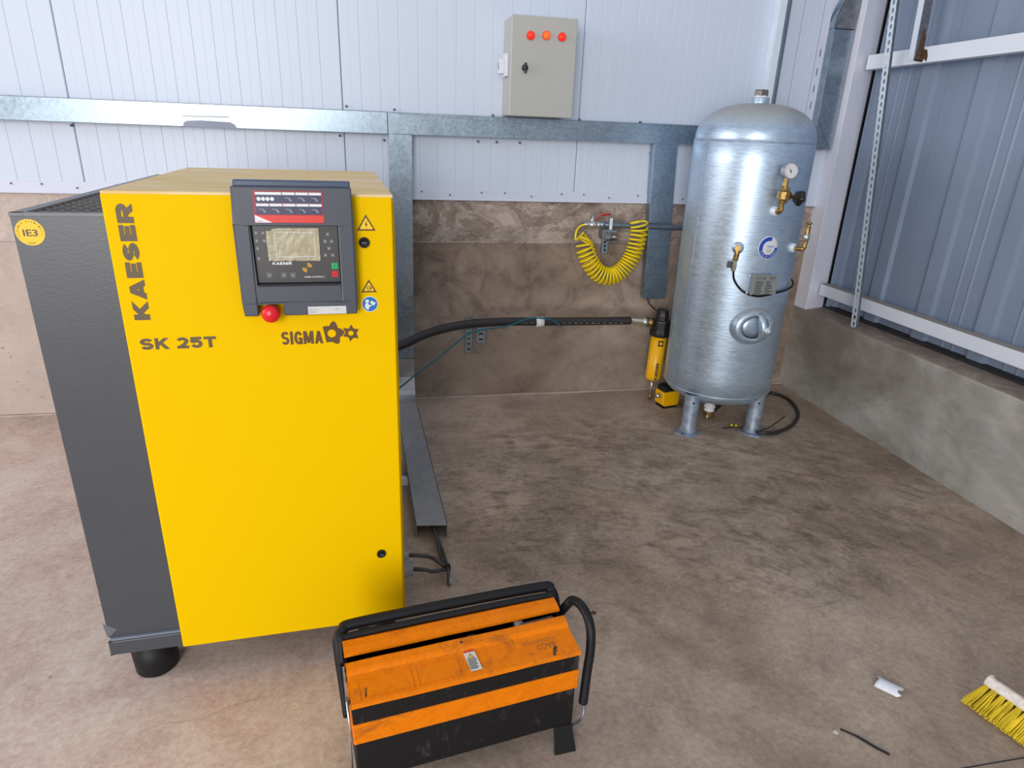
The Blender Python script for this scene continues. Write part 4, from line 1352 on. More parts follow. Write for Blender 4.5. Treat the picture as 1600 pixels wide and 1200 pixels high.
# strut brackets under the hose
P_ = oY(731, 524, -0.01)
t = thing('strut_bracket', 'small galvanised strut pieces fixed to the concrete under the black hose', 'bracket', loc=(P_.x, 0, 0.3))
for (u0, u1, v0, v1, yy) in ((727, 738, 498, 551, -0.035), (745, 758, 512, 536, -0.16)):
    a = oY(u0, v1, yy); b = oY(u1, v0, yy)
    m_ = MB()
    m_.box((a.x, yy, a.z), (b.x, yy + 0.003, b.z))
    m_.box((a.x, yy, a.z), (a.x + 0.003, min(yy + 0.045, -0.004), b.z))
    m_.box((b.x - 0.003, yy, a.z), (b.x, min(yy + 0.045, -0.004), b.z))
    pc = m_.build('strut_channel', 'galv', t, bev=0.001)
    zz = a.z + 0.015
    while zz < b.z - 0.01:
        MB().box((a.x + 0.010, yy - 0.0006, zz), (b.x - 0.010, yy + 0.0002, zz + 0.010)).build('slot', 'gap', pc); zz += 0.03
a = oY(745, 512, -0.16)
MB().box((a.x, -0.18, a.z - 0.004), (a.x + 0.045, -0.002, a.z + 0.004)).build('support_arm', 'galv', t)

# ---- wall outlet: pipe, valve, coil hose
PY = -0.10
pa = oY(938, 351, PY); pb = oY(1068, 356, PY)
t = thing('wall_air_pipe', 'grey steel air pipe crossing the galvanised drop towards the tank', 'pipe', loc=(pb.x, -0.02, pb.z))
pb2 = Vector((2.36, -0.30, pb.z))
MB().tube(smooth_path([pa, pb, pb + Vector((0.06, -0.01, 0)), Vector((2.44, -0.20, pb.z)), Vector((2.45, -0.24, pb.z))], 6), 0.0145, 14).build('pipe_run', 'pipe', t)
MB().cyl(pa - Vector((0.004, 0, 0)), pa + Vector((0.022, 0, 0)), 0.0185, 12).build('pipe_socket', 'galv', t)
t = thing('ball_valve', 'nickel ball valve with red lever at the end of the grey wall pipe', 'valve', loc=pa)
v0 = oY(913, 351, PY); v1 = oY(937, 351, PY)
mid_ = v0.lerp(v1, .45)
MB().lathe([(0.0, 0), (0.011, 0), (0.011, .022), (0.019, .026), (0.021, 0.045), (0.019, 0.062), (0.013, 0.066), (0.016, 0.07), (0.016, 0.095), (0, 0.095)], v0, (1, 0, 0), 16).build('valve_body', 'chrome', t)
MB().cyl(mid_, mid_ + Vector((0.008, 0, 0.045)), 0.0065, 10).build('valve_stem', 'chrome', t)
h0 = oY(932, 344, PY); h1 = oY(939, 335.5, PY - .01); h2 = oY(954, 335, PY - .01)
MB().tube([h0, h1, h1 + (h2 - h1) * 0.1, h2], [0.005, 0.0052, 0.0075, 0.0075], 8, flatten=0.6).build('lever', 'red', t, label='red lever')
# bracket
t = thing('pipe_bracket', 'galvanised strut bracket carrying the valve and pipe on the concrete wall', 'bracket', loc=(1.93, 0, 0.9))
def pxbox(name, mat, u0, v0_, u1, v1_, ya, yb_, par, bev=0.001):
    a = oY(u0, v1_, ya); b = oY(u1, v0_, ya)
    return MB().box((a.x, ya, a.z), (b.x, yb_, b.z)).build(name, mat, par, bev=bev)
pxbox('strut_upright', 'galv', 940, 352, 953, 397, -0.03, -0.003, t)
pxbox('clamp_upright', 'strut_white', 952, 341, 958, 359, PY - 0.022, PY - 0.019, t)
pxbox('support_plate', 'galv_dark', 941, 359, 955, 374, PY + 0.0, -0.03, t)
pxbox('support_shelf', 'galv', 950, 360, 964, 363, PY - 0.03, -0.03, t)
MB().cyl(oY(957, 370, PY - 0.02), oY(964, 371, PY - 0.02), 0.007, 10).build('bolt', 'chrome', t)
pxbox('bolt_rod', 'pipe', 950, 376.5, 969, 378, PY, -0.01, t)
for v in (377, 383, 389):
    pxbox('slot', 'gap', 943, v, 947, v + 3, -0.0308, -0.029, t, 0)
# coil hose
cpath = [(920, 369), (913, 380), (916, 394), (922, 410), (931, 423), (944, 431), (958, 431), (971, 423), (983, 409), (991, 393), (996, 374), (999, 358), (998, 343)]
cw = smooth_path([oY(u, v, -0.115) for u, v in cpath], 40)
# arc length resample
L = [0]
for i in range(1, len(cw)): L.append(L[-1] + (cw[i] - cw[i - 1]).length)
tot = L[-1]
turns = 31
pts = []
n_ = turns * 14
j = 0
for i in range(n_ + 1):
    q = i / n_
    # denser turns near the bottom of the loop
    s_ = q + 0.030 * sin(2 * pi * (q - 0.03)) * 1.0
    s_ = min(max(s_, 0), 1) * tot
    while j < len(L) - 2 and L[j + 1] < s_: j += 1
    while j > 0 and L[j] > s_: j -= 1
    f_ = (s_ - L[j]) / max(1e-6, L[j + 1] - L[j])
    p = cw[j].lerp(cw[j + 1], min(max(f_, 0), 1))
    tg = (cw[min(j + 3, len(cw) - 1)] - cw[max(j - 3, 0)]).normalized()
    n1 = Vector((0, -1, 0)); n2 = tg.cross(n1).normalized()
    a = 2 * pi * turns * q
    r_ = 0.045 if q > 0.1 else 0.033 + 0.12 * q
    pts.append(p + n1 * cos(a) * r_ * 0.8 + n2 * sin(a) * r_)
lead = smooth_path([oY(913, 351, PY), oY(906, 354, PY), oY(900.5, 362, -0.12), oY(900, 375, -0.125), pts[4]], 6)
ch = thing('coil_hose', 'bright yellow coiled air hose hanging in a U from the wall valve', 'hose', loc=(1.94, -0.1, 0.65))
MB().tube(lead[:-1] + pts[4:], 0.0054, 8).build('coiled_tube', 'coil_yellow', ch)

# ---- filter
FY = -0.20
t = thing('compressed_air_filter', 'yellow and black compressed air filter hanging left of the tank', 'filter', loc=oY(1019, 591, FY))
a = oY(1030, 524, FY); b = oY(1019.5, 592, FY)
ax = (a - b).normalized(); Lf = (a - b).length
bowl = MB().lathe([(0.0, 0.0), (0.034, 0.0), (0.041, 0.005), (0.043, 0.02), (0.043, Lf), (0.0, Lf)], b, ax, 24).build('filter_bowl', 'filter_yellow', t)
hd0 = a
MB().lathe([(0.0, -0.002), (0.052, -0.002), (0.060, 0.012), (0.060, 0.030), (0.052, 0.034), (0.052, 0.085), (0.046, 0.090), (0.038, 0.094), (0.038, 0.120), (0.034, 0.124), (0.034, 0.140), (0.030, 0.147), (0.0, 0.148)], hd0, ax, 8, False).build('filter_head', 'black_gloss', t, bev=0.002)
c0 = oY(1012, 503, FY); c1 = oY(1020, 504, FY)
MB().cyl(c0, c1, 0.026, 8).build('inlet_nut', 'brass', t)
# vertical lettering and badge on the bowl front (towards the camera)
toc = (CAM - (a + b) / 2); toc = (toc - ax * toc.dot(ax)).normalized()
rt = ax.cross(toc).normalized()
side = (toc * 0.93 + rt * 0.36).normalized()
def bowl_m(h, off=0.0, sd=None):
    s_ = sd or side
    xr_ = ax.cross(s_).normalized()
    m_ = Matrix((xr_, ax, s_)).transposed().to_4x4()
    m_.translation = b + ax * h + s_ * (0.0432 + off)
    return m_
def wrap(me_obj, h):
    """bend lettering onto the bowl"""
    for v in me_obj.data.vertices:
        p = v.co - b
        hh = p.dot(ax); rad = p - ax * hh
        v.co = b + ax * hh + rad.normalized() * 0.0437
k_ = block_text('KAESER', 'lettering', 'ink', 0.098, 0.016, bowl_m(0.058, 0.0004), t, 0.28, {'K': .98, 'A': 1.02, 'E': .78, 'S': .86, 'R': .92}, 0.1, rot=True)
side2 = (toc * 0.93 + rt * 0.36).normalized()
bd = MB(bowl_m(Lf - 0.035)).prism([(-0.014, -0.016), (0.014, -0.016), (0.014, 0.016), (-0.014, 0.016)], 2, -0.003, 0.0006).build('badge', 'ink', t)
MB(bowl_m(Lf - 0.035, 0.0006)).prism(ell(0, 0, 0.009, 0.009, 16), 2, -0.001, 0.0006).build('badge_disc', 'filter_yellow', bd)
# drain pipe from the bowl
db = oY(1016, 618, FY)
MB().tube([b, b.lerp(db, .5), db], 0.0075, 10).build('drain_tube', 'chrome', t)
MB().lathe([(0, 0), (0.012, 0), (0.013, 0.02), (0.009, 0.03), (0, 0.03)], db - Vector((0, 0, 0.02)), (0, 0, 1), 12).build('drain_elbow', 'brass', t)
# condensate drain
cdx = oZ(1040, 635, 0)
t = thing('condensate_drain', 'small yellow condensate drain with black top on the floor beside the tank', 'drain valve', loc=cdx)
dm = Matrix.Translation(Vector((2.275, -0.265, 0.012))) @ Matrix.Rotation(radians(12), 4, 'Z')
MB(dm).prism([(-0.055, 0.012), (-0.04, -0.0), (0.04, -0.0), (0.055, 0.012), (0.055, 0.085), (-0.055, 0.085)], 1, -0.04, 0.04).build('drain_body', 'filter_yellow', t, bev=0.006)
MB(dm).prism([(-0.052, 0.086), (0.052, 0.086), (0.045, 0.108), (-0.02, 0.118), (-0.045, 0.112)], 1, -0.037, 0.037).build('drain_cap', 'black', t, bev=0.006)
MB(dm).lathe([(0.0, 0), (0.012, 0), (0.014, 0.012), (0.010, 0.03), (0, 0.03)], (-0.055, -0.01, 0.06), (-1, 0, 0), 12).build('inlet_fitting', 'chrome', t)
MB(dm).box((-0.045, -0.035, -0.012), (0.045, 0.035, 0.0)).build('drain_foot', 'black', t)

# thin black cable from drop end to filter head
o = MB().tube(smooth_path([oY(1012, 466, -0.05), oY(1014, 474, -0.06), oY(1022, 482, -0.12), oY(1030, 488, -0.16)], 6), 0.0035, 8).build('signal_cable', 'black')
tag(o, 'thin black cable dropping from the trunking end onto the filter head', 'cable')

# ================================================================== AIR TANK
TX, TY, TR = 2.4478, -0.4542, 0.2708
ZB_, ZT_ = 0.2165, 1.406
tank = thing('air_receiver_tank', 'tall galvanised upright air receiver tank on short legs in the corner', 'tank', loc=(TX, TY, 0))
prof = []
# bottom dish
for k in range(11):
    a = radians(90 * k / 10)
    prof.append((TR * 0.985 * sin(a) ** 0.75 if k else 0.0, ZB_ - 0.082 * cos(a) ** 1.0))
prof[-1] = (TR * 0.985, ZB_ - 0.004)
prof += [(TR * 0.988, ZB_ - 0.001), (TR, ZB_ + 0.003)]
for z in (0.3, 0.5, 0.7, 0.9, 1.1, 1.3): prof.append((TR, z))
prof += [(TR, ZT_ - 0.003), (TR * 0.988, ZT_ + 0.001)]
for k in range(0, 17):
    a = radians(90 * k / 16)
    prof.append((TR * 0.986 * cos(a) ** 0.80 if k < 16 else 0.0, ZT_ + 0.012 + 0.150 * sin(a)))
MB().lathe(prof, (TX, TY, 0), (0, 0, 1), 96).build('vessel', 'galv_tank', tank)
ring_o = MB()
ring_o.lathe([(TR - 0.002, 0), (TR + 0.0018, 0.002), (TR + 0.0018, 0.006), (TR - 0.002, 0.008)], (TX, TY, ZT_ - 0.006), (0, 0, 1), 96)
ring_o.build('weld_seam', 'galv_leg', tank)
ring_o = MB()
ring_o.lathe([(TR - 0.004, 0), (TR + 0.0018, 0.002), (TR + 0.0018, 0.006), (TR - 0.002, 0.008)], (TX, TY, ZB_ - 0.004), (0, 0, 1), 96)
ring_o.build('weld_seam', 'galv_tank', tank)
# longitudinal weld
aw = radians(-166)
MB().tube([(TX + TR * cos(aw), TY + TR * sin(aw), z) for z in (ZB_, ZT_)], 0.0014, 6).build('weld_seam', 'galv_leg', tank)
# neck and plug
ZD = ZT_ + 0.160
MB().lathe([(0.040, -0.03), (0.040, 0.022), (0.038, 0.026), (0.0, 0.026)], (TX, TY, ZD), (0, 0, 1), 28).build('top_socket', 'galv_tank', tank)
MB().lathe([(0.031, 0.0), (0.031, 0.008), (0, 0.008)], (TX, TY, ZD + 0.026), (0, 0, 1), 20).build('sealing_tape', 'white', tank)
MB().lathe([(0.034, 0.0), (0.034, 0.020), (0.030, 0.026), (0, 0.026)], (TX, TY, ZD + 0.033), (0, 0, 1), 6, False).build('hex_plug', flat('dark_cast_plug', (0.20, 0.19, 0.17), 0.45, 0.7, 0.2, 50), tank, bev=0.002)
# legs: tube plus bent foot plate
for r_, an in ((0.262, -143), (0.235, -57), (0.24, 82)):
    a = radians(an)
    px_, py_ = TX + r_ * cos(a), TY + r_ * sin(a)
    lg = MB().lathe([(0.0, 0.006), (0.042, 0.006), (0.045, 0.012), (0.038, 0.034), (0.038, 0.215)], (px_, py_, 0), (0, 0, 1), 20).build('leg', 'galv_leg', tank)
    dm = Matrix.Translation(Vector((px_, py_, 0))) @ Matrix.Rotation(a, 4, 'Z')
    MB(dm).prism([(-0.045, -0.055), (0.02, -0.066), (0.064, -0.042), (0.068, 0.042), (0.02, 0.066), (-0.045, 0.055)], 2, 0.0, 0.007).build('foot_plate', 'galv_leg', lg, bev=0.001)
    MB(dm).prism(ell(0.055, 0, 0.006, 0.006, 12), 2, 0.007, 0.0076).build('anchor_hole', 'gap', lg)
    MB().lathe([(0, 0), (0.006, 0)], (px_ + cos(a) * 0.0295 * 0 + (-0.3) * 0.03, py_ - 0.0378, 0.175), (0, -1, 0), 10).build('vent_hole', 'gap', lg)


def tk(u, v, off=0.0):
    """pixel -> (angle, z, point) on the tank shell moved out by off"""
    d = ray(u, v); R_ = TR + off
    ox, oy = CAM.x - TX, CAM.y - TY
    A_ = d.x ** 2 + d.y ** 2; B2 = ox * d.x + oy * d.y; C_ = ox * ox + oy * oy - R_ * R_
    disc = B2 * B2 - A_ * C_
    if disc < 0: disc = 0
    s_ = (-B2 - math.sqrt(disc)) / A_
    P = CAM + d * s_
    return math.atan2(P.y - TY, P.x - TX), P.z, P


def tkm(u, v, off=0.0):
    """matrix at shell: x right, y up, z outwards"""
    a, z, P = tk(u, v, off)
    zz = Vector((cos(a), sin(a), 0)); yy = Vector((0, 0, 1)); xx = yy.cross(zz)
    m_ = Matrix((xx, yy, zz)).transposed().to_4x4()
    m_.translation = P
    return m_


def wrap_tank(ob, extra=0.0006):
    """bend a flat sticker mesh onto the shell; local z offset is kept"""
    for v in ob.data.vertices:
        pass


def curved(poly_u, m_, name, mat, parent, h0=0.0002, h1=0.0008, label=None):
    """polygon in (arc, height) about the matrix m_, bent to the shell (fan of quads from densified outline)"""
    a0 = math.atan2(m_.translation.y - TY, m_.translation.x - TX); z0_ = m_.translation.z
    mb_ = MB()
    n = len(poly_u)
    cx = sum(p[0] for p in poly_u) / n; cz = sum(p[1] for p in poly_u) / n
    def Q(x, z, h): return Vector((TX + (TR + h) * cos(a0 + x / TR), TY + (TR + h) * sin(a0 + x / TR), z0_ + z))
    rings = [0.0, 0.34, 0.67, 1.0]
    vs = [Q(cx, cz, h1)]
    for s_ in rings[1:]:
        vs += [Q(cx + (p[0] - cx) * s_, cz + (p[1] - cz) * s_, h1) for p in poly_u]
    vs += [Q(p[0], p[1], h0) for p in poly_u]
    fs = [(0, 1 + k, 1 + (k + 1) % n) for k in range(n)]
    for r_ in range(3):
        b0 = 1 + r_ * n; b1 = b0 + n
        fs += [(b0 + k, b0 + (k + 1) % n, b1 + (k + 1) % n, b1 + k) for k in range(n)]
    return mb_.add(vs, fs, True).build(name, mat, parent, label=label)


# sticker (white oval, blue C)
m_ = tkm(1201, 387)
stk = curved(ell(0, 0, 0.0495, 0.052, 40), m_, 'round_sticker', 'white', tank)
def arc(r0, r1, a0, a1, n=26):
    return [(r1 * cos(radians(a0 + (a1 - a0) * k / n)), 1.05 * r1 * sin(radians(a0 + (a1 - a0) * k / n))) for k in range(n + 1)] + [(r0 * cos(radians(a0 + (a1 - a0) * k / n)), 1.05 * r0 * sin(radians(a0 + (a1 - a0) * k / n))) for k in range(n, -1, -1)]
a0_ = math.atan2(m_.translation.y - TY, m_.translation.x - TX); z0_ = m_.translation.z
def Qs(x, z, h): return Vector((TX + (TR + h) * cos(a0_ + x / TR), TY + (TR + h) * sin(a0_ + x / TR), z0_ + z))
n = 36; vs = []; fs = []
for k in range(n + 1):
    a = radians(75 + 285 * k / n)
    for r in (0.0455, 0.0285 if k < n * 0.42 else 0.031):
        vs.append(Qs(r * cos(a), r * 1.05 * sin(a), 0.0013))
fs = [(2 * k, 2 * k + 1, 2 * k + 3, 2 * k + 2) for k in range(n)]
MB().add(vs, fs, True).build('blue_letter_c', 'royal', stk)
tmm = Matrix(((-sin(a0_), 0, cos(a0_)), (cos(a0_), 0, sin(a0_)), (0, 1, 0))).to_4x4()
tmm.translation = Qs(0.008, 0.006, 0.0014)
text('Clemar', 'lettering', 'royal', 0.036, 0.008, tmm, stk, bold=0.02)
for k in range(3):
    tmm2 = tmm.copy(); tmm2.translation = Qs(0.004, -0.006 - 0.007 * k, 0.0013)
    MB(tmm2).box((-0.012, -0.001, 0), (0.012, 0.001, 0.0003)).build('print_line', 'key_edge', stk)
word = 'PRESSURE VESSELS'
for k, chh in enumerate(word):
    if chh == ' ': continue
    a = radians(205 + 135 * k / (len(word) - 1)); r = 0.0385
    mm = tmm.copy(); mm.translation = Qs(r * cos(a), r * 1.05 * sin(a), 0.0014)
    mm = mm @ Matrix.Rotation(a + pi / 2, 4, 'Z')
    text(chh, 'lettering', 'white', 0.0042, 0.0055, mm, stk)

# name plate on bracket
m0 = tkm(1194, 445, 0.016)
npz = MB(m0).box((-0.066, -0.045, -0.002), (0.066, 0.047, 0.0)).build('name_plate', 'nameplate', tank, bev=0.001)
MB(m0).box((-0.058, -0.048, -0.014), (-0.052, 0.05, -0.002)).build('plate_bracket', 'galv_tank', npz)
MB(m0).box((0.052, -0.048, -0.022), (0.058, 0.05, -0.002)).build('plate_bracket', 'galv_tank', npz)
text('C1118', 'lettering', 'ink', 0.042, 0.013, m0 @ Matrix.Translation((-0.020, 0.030, 0)), npz, bold=0.01)
text('CPV', 'lettering', 'ink', 0.030, 0.013, m0 @ Matrix.Translation((0.038, 0.030, 0)), npz, bold=0.01)
ln = MB(m0)
for k in range(8):
    zz = 0.012 - k * 0.0075
    ln.box((-0.044, zz, 0), (-0.044 + random.uniform(0.03, 0.045), zz + 0.0032, 0.0003))
    ln.box((0.008, zz, 0), (0.008 + random.uniform(0.02, 0.045), zz + 0.0032, 0.0003))
ln.build('printed_rows', 'ink', npz)
for sx_ in (-0.075, -0.068):
    MB(m0).lathe([(0, 0.004), (0.005, 0.003), (0.006, 0)], (-0.074, 0.040 if sx_ < -0.07 else -0.04, -0.012), (0, 0, 1), 10).build('rivet', 'white', npz)

# left port: elbow, valve, small hose
m1 = tkm(1153, 387)
def mt(m_, x, y, z): return m_ @ Vector((x, y, z))
MB(m1).lathe([(0.0, 0.014), (0.024, 0.014), (0.026, 0.010), (0.026, -0.01)], (0, 0, 0), (0, 0, 1), 22).build('left_port_socket', 'galv_tank', tank)
va = thing('drain_cock', 'brass elbow with small black-lever valve on the tank front', 'valve', loc=mt(m1, 0, 0, 0.02))
MB(m1).tube(smooth_path([(0, 0, 0.012), (0, 0, 0.030), (0, -0.012, 0.040), (-0.003, -0.05, 0.040)], 5), 0.0115, 12).build('brass_elbow', 'brass', va)
MB(m1).lathe([(0.0, 0), (0.013, 0), (0.013, 0.018), (0, 0.018)], (0, 0.004, 0.034), (0, 0.0, 1), 8, False).build('elbow_nut', 'brass', va)
MB(m1).lathe([(0.0, 0), (0.0105, 0), (0.0115, 0.022), (0.010, 0.048), (0.0, 0.048)], (-0.006, -0.098, 0.040), (0.03, 1, 0), 8, False).build('valve_body', 'chrome', va)
MB(m1).box((-0.036, -0.086, 0.034), (-0.016, -0.058, 0.046)).build('lever', 'black_gloss', va, bev=0.002)
# flexible hose across the tank
hpz = [mt(m1, -0.006, -0.092, 0.040), tk(1146, 421, 0.03)[2], tk(1147, 437, 0.02)[2], tk(1157, 452, 0.014)[2], tk(1170, 460, 0.012)[2], tk(1185, 463, 0.0105)[2], tk(1200, 461, 0.0105)[2], tk(1214, 457, 0.012)[2], tk(1226, 454, 0.011)[2]]
aL, zL, _ = tk(1229, 453, 0.012)
for k in range(1, 6):
    a = aL + 0.22 * k
    hpz.append(Vector((TX + (TR + 0.012) * cos(a), TY + (TR + 0.012) * sin(a), zL + 0.006 * k)))
o = MB().tube(smooth_path(hpz, 6), 0.0048, 8).build('pressure_line', 'black')
tag(o, 'thin black line curving from the small valve around the tank front', 'tube')

# right port with safety valve
m2 = tkm(1237, 387, 0.0)
MB(m2).lathe([(0.0, 0.016), (0.019, 0.016), (0.021, 0.012), (0.021, -0.02)], (0, 0, 0), (0, 0, 1), 20).build('right_port_socket', 'strut_white', tank)
# direction in the picture: valve stands up just right of the port
sv0 = mt(m2, 0, 0, 0.014); sv1 = mt(m2, 0.0, 0.0, 0.045)
sv = thing('safety_valve', 'brass safety valve standing up at the right edge of the tank', 'valve', loc=sv0)
MB().tube(smooth_path([sv0, sv1, sv1 + Vector((0.010, -0.003, 0.006)), sv1 + Vector((0.012, -0.003, 0.03))], 5), 0.010, 12).build('brass_elbow', 'brass', sv)
vb = sv1 + Vector((0.012, -0.003, 0.026))
MB().lathe([(0.012, 0), (0.012, 0.010), (0.010, 0.012)], vb, (0.03, 0, 1), 8, False).build('union_nut', 'brass', sv)
MB().lathe([(0.010, 0), (0.0145, 0.003), (0.0145, 0.028), (0.010, 0.031)], vb + Vector((0, 0, 0.012)), (0.03, 0, 1), 16).build('valve_sleeve', 'chrome', sv)
MB().lathe([(0.011, 0), (0.0105, 0.032), (0.008, 0.036), (0.008, 0.042), (0.012, 0.046), (0.012, 0.052), (0.0, 0.053)], vb + Vector((0.001, 0, 0.043)), (0.03, 0, 1), 14).build('valve_cap', 'brass', sv)

# gauge manifold
m3 = tkm(1210, 330)
MB(m3).lathe([(0.0, 0.018), (0.017, 0.018), (0.021, 0.012), (0.022, -0.02)], (0, 0, 0), (0, 0, 1), 20).build('manifold_port_socket', 'strut_white', tank)
gm = thing('gauge_manifold', 'brass manifold with pressure gauge and black knob on the tank', 'pressure gauge', loc=mt(m3, 0, 0, 0.02))
pe = mt(m3, 0, 0, 0.03)
off = 0.055
e1_ = tk(1220, 327, off)[2]; e2_ = tk(1221, 312, off)[2]; e3 = tk(1225, 305, off)[2]; e4 = tk(1226, 290, off)[2]; e5 = tk(1229, 278, off)[2]
MB().tube([pe, e1_ + Vector((0, 0, 0.0))], 0.013, 10).build('inlet_elbow', 'brass', gm)
MB().tube([e1_ - Vector((0, 0, 0.006)), e2_, e3], 0.0115, 8, smooth=False).build('riser', 'brass', gm)
MB().lathe([(0.0, -0.034), (0.016, -0.034), (0.018, -0.022), (0.028, -0.016), (0.029, 0.014), (0.019, 0.020), (0.015, 0.034), (0, 0.034)], e3, (0.05, 0, 1), 10, False).build('valve_block', 'brass', gm)
MB().tube([e3, e4, e5], [0.013, 0.013, 0.009], 8, smooth=False).build('gauge_stem', 'brass', gm)
kx = tk(1241, 308, off)[2]
kdir = (kx - e3).normalized()
MB().lathe([(0.013, 0.0), (0.014, 0.012), (0.008, 0.016), (0.009, 0.045), (0.006, 0.05), (0.006, 0.062)], e3 + kdir * 0.012, kdir, 12).build('knob_stem', 'brass', gm)
kb = e3 + kdir * 0.068
vs = []
KN = 40
prf = [(0.0, 0.0), (1.0, 0.003), (1.1, 0.010), (1.05, 0.020), (0.0, 0.024)]
u_ = kdir.orthogonal().normalized(); w_ = kdir.cross(u_)
for r, h in prf:
    for k in range(KN):
        a = 2 * pi * k / KN
        rr = r * 0.0285 * (1 + 0.10 * cos(5 * a))
        vs.append(kb + kdir * h + (u_ * cos(a) + w_ * sin(a)) * rr)
fs = [(i * KN + k, i * KN + (k + 1) % KN, (i + 1) * KN + (k + 1) % KN, (i + 1) * KN + k) for i in range(4) for k in range(KN)]
MB().add(vs, fs, True).build('knob', 'black_gloss', gm)
gc = tk(1235, 267, off + 0.005)[2]
gn = (CAM - gc).normalized() * 0.75 + Vector((0.38, -0.1, 0.10)); gn.normalize()
gb = MB().lathe([(0.0, -0.028), (0.030, -0.028), (0.033, -0.024), (0.033, -0.002), (0.0345, 0.002), (0.0345, 0.005), (0.031, 0.006), (0.031, 0.003)], gc, gn, 36).build('gauge_case', flat('gauge_rim', (0.36, 0.37, 0.39), 0.35, 0.5), gm)
dial = MB().lathe([(0.0, 0.0032), (0.0315, 0.0032)], gc, gn, 36).build('gauge_dial', 'gauge_face', gb)
# needle and ticks
gx_ = Vector((0, 0, 1)).cross(gn).normalized(); gy_ = gn.cross(gx_)
gmx = Matrix((gx_, gy_, gn)).transposed().to_4x4(); gmx.translation = gc + gn * 0.0036
tkk = MB(gmx)
for k in range(11):
    a = radians(225 - 27 * k)
    p = Vector((cos(a), sin(a), 0)); q = Vector((-sin(a), cos(a), 0))
    tkk.hexa([p * 0.023 - q * .0006, p * 0.027 - q * .0006, p * 0.027 + q * .0006, p * 0.023 + q * .0006] + [x + Vector((0, 0, 0.0003)) for x in (p * 0.023 - q * .0006, p * 0.027 - q * .0006, p * 0.027 + q * .0006, p * 0.023 + q * .0006)])
tkk.build('dial_ticks', 'ink', gb)
nd = MB(gmx)
nd.prism([(-0.002, 0.003), (0.003, -0.001), (-0.009, -0.0 + 0.013), (-0.0095, 0.0125)], 2, 0.0004, 0.0010)
nd.prism(ell(0, 0, 0.0035, 0.0035, 12), 2, 0.0003, 0.0012)
nd.box((-0.001, -0.009, 0.0004), (0.004, -0.004, 0.0010))
nd.build('needle', 'ink', gb)

# inspection hand-hole with yoke
m4 = tkm(1176, 510)
mw = Matrix.Rotation(radians(0), 4, 'Z')
hh = MB()
a0_ = math.atan2(m4.translation.y - TY, m4.translation.x - TX); z0_ = m4.translation.z
def HQ(x, z, h): return Vector((TX + (TR + h) * cos(a0_ + x / TR), TY + (TR + h) * sin(a0_ + x / TR), z0_ + z))
def oval_lathe(prof_, rx, rz, name, mat, parent, n=48, rot=0.0):
    """prof_ = [(s, h)] scaled oval rings laid on the shell"""
    vs = []
    for s_, h in prof_:
        for k in range(n):
            a = 2 * pi * k / n
            x = rx * s_ * cos(a); z = rz * s_ * sin(a)
            x, z = x * cos(rot) - z * sin(rot), x * sin(rot) + z * cos(rot)
            # collar stands with a level face: height measured from the tangent plane
            sag = TR - math.sqrt(max(TR * TR - x * x, 0)) if h > 0.004 else 0
            ang = math.atan2(x, TR)
            if h > 0.004:
                c_ = m4 @ Vector((x, z, h))
                vs.append(c_)
            else:
                vs.append(HQ(x, z, h))
    m = len(prof_)
    fs = [(i * n + k, i * n + (k + 1) % n, (i + 1) * n + (k + 1) % n, (i + 1) * n + k) for i in range(m - 1) for k in range(n)]
    return MB().add(vs, fs, True).build(name, mat, parent)
RO = radians(6)
hhc = oval_lathe([(1.03, -0.004), (1.0, 0.003), (0.93, 0.014), (0.84, 0.022), (0.72, 0.026), (0.62, 0.025), (0.60, 0.014), (0.605, 0.008)], 0.108, 0.088, 'handhole_collar', 'galv_tank', tank, rot=RO)
oval_lathe([(0.60, 0.006), (0.59, 0.012), (0.3, 0.017), (0.0, 0.018)], 0.108, 0.088, 'handhole_cover', 'galv_tank', hhc, rot=RO)
oval_lathe([(0.625, 0.0215), (0.59, 0.0215), (0.57, 0.0150)], 0.108, 0.088, 'gasket', 'gap', hhc, rot=RO)
yk = []
ym = m4 @ Matrix.Rotation(radians(8), 4, 'Z')
yo = MB(ym)
# arched yoke bar
prevs = []
for k in range(13):
    q = -1 + 2 * k / 12
    prevs.append((0.022 + 0.004 * (1 - q * q), q * 0.064, 0.022 + 0.030 * (1 - q * q)))
yo.tube(prevs, [0.011 + 0.010 * (1 - (-1 + 2 * k / 12) ** 2) for k in range(13)], 12)
yo.build('yoke', 'galv_tank', hhc)
MB(ym).lathe([(0.013, 0), (0.013, 0.012), (0.008, 0.013), (0.008, 0.026), (0, 0.027)], (0.030, -0.004, 0.066), (0.15, 0, 1), 6, False).build('yoke_bolt', 'strut_white', hhc)

# bottom drain fitting, valve and corrugated hose
t = thing('tank_drain_valve', 'brass and white drain valve hanging under the tank bottom', 'valve', loc=(TX - 0.02, TY, 0.05))
bx = oY(1109, 634, TY - 0.03)
MB().lathe([(0.024, 0.01), (0.024, -0.014), (0.030, -0.015), (0.030, -0.026), (0.022, -0.028), (0.022, -0.034), (0.028, -0.036), (0.028, -0.046), (0.02, -0.048)], bx + Vector((0, 0, 0.02)), (0, 0, 1), 14).build('white_union', 'white', t)
MB().lathe([(0.020, 0), (0.028, -0.008), (0.028, -0.034), (0.016, -0.044), (0, -0.044)], bx + Vector((0.003, 0, -0.024)), (0, 0, 1), 10, False).build('valve_body', 'brass', t)
MB().tube([bx + Vector((-0.014, -0.02, -0.03)), bx + Vector((-0.022, -0.026, -0.05)), bx + Vector((-0.026, -0.028, -0.078))], [0.004, 0.004, 0.003], 8).build('lever', 'chrome', t)
cr = []
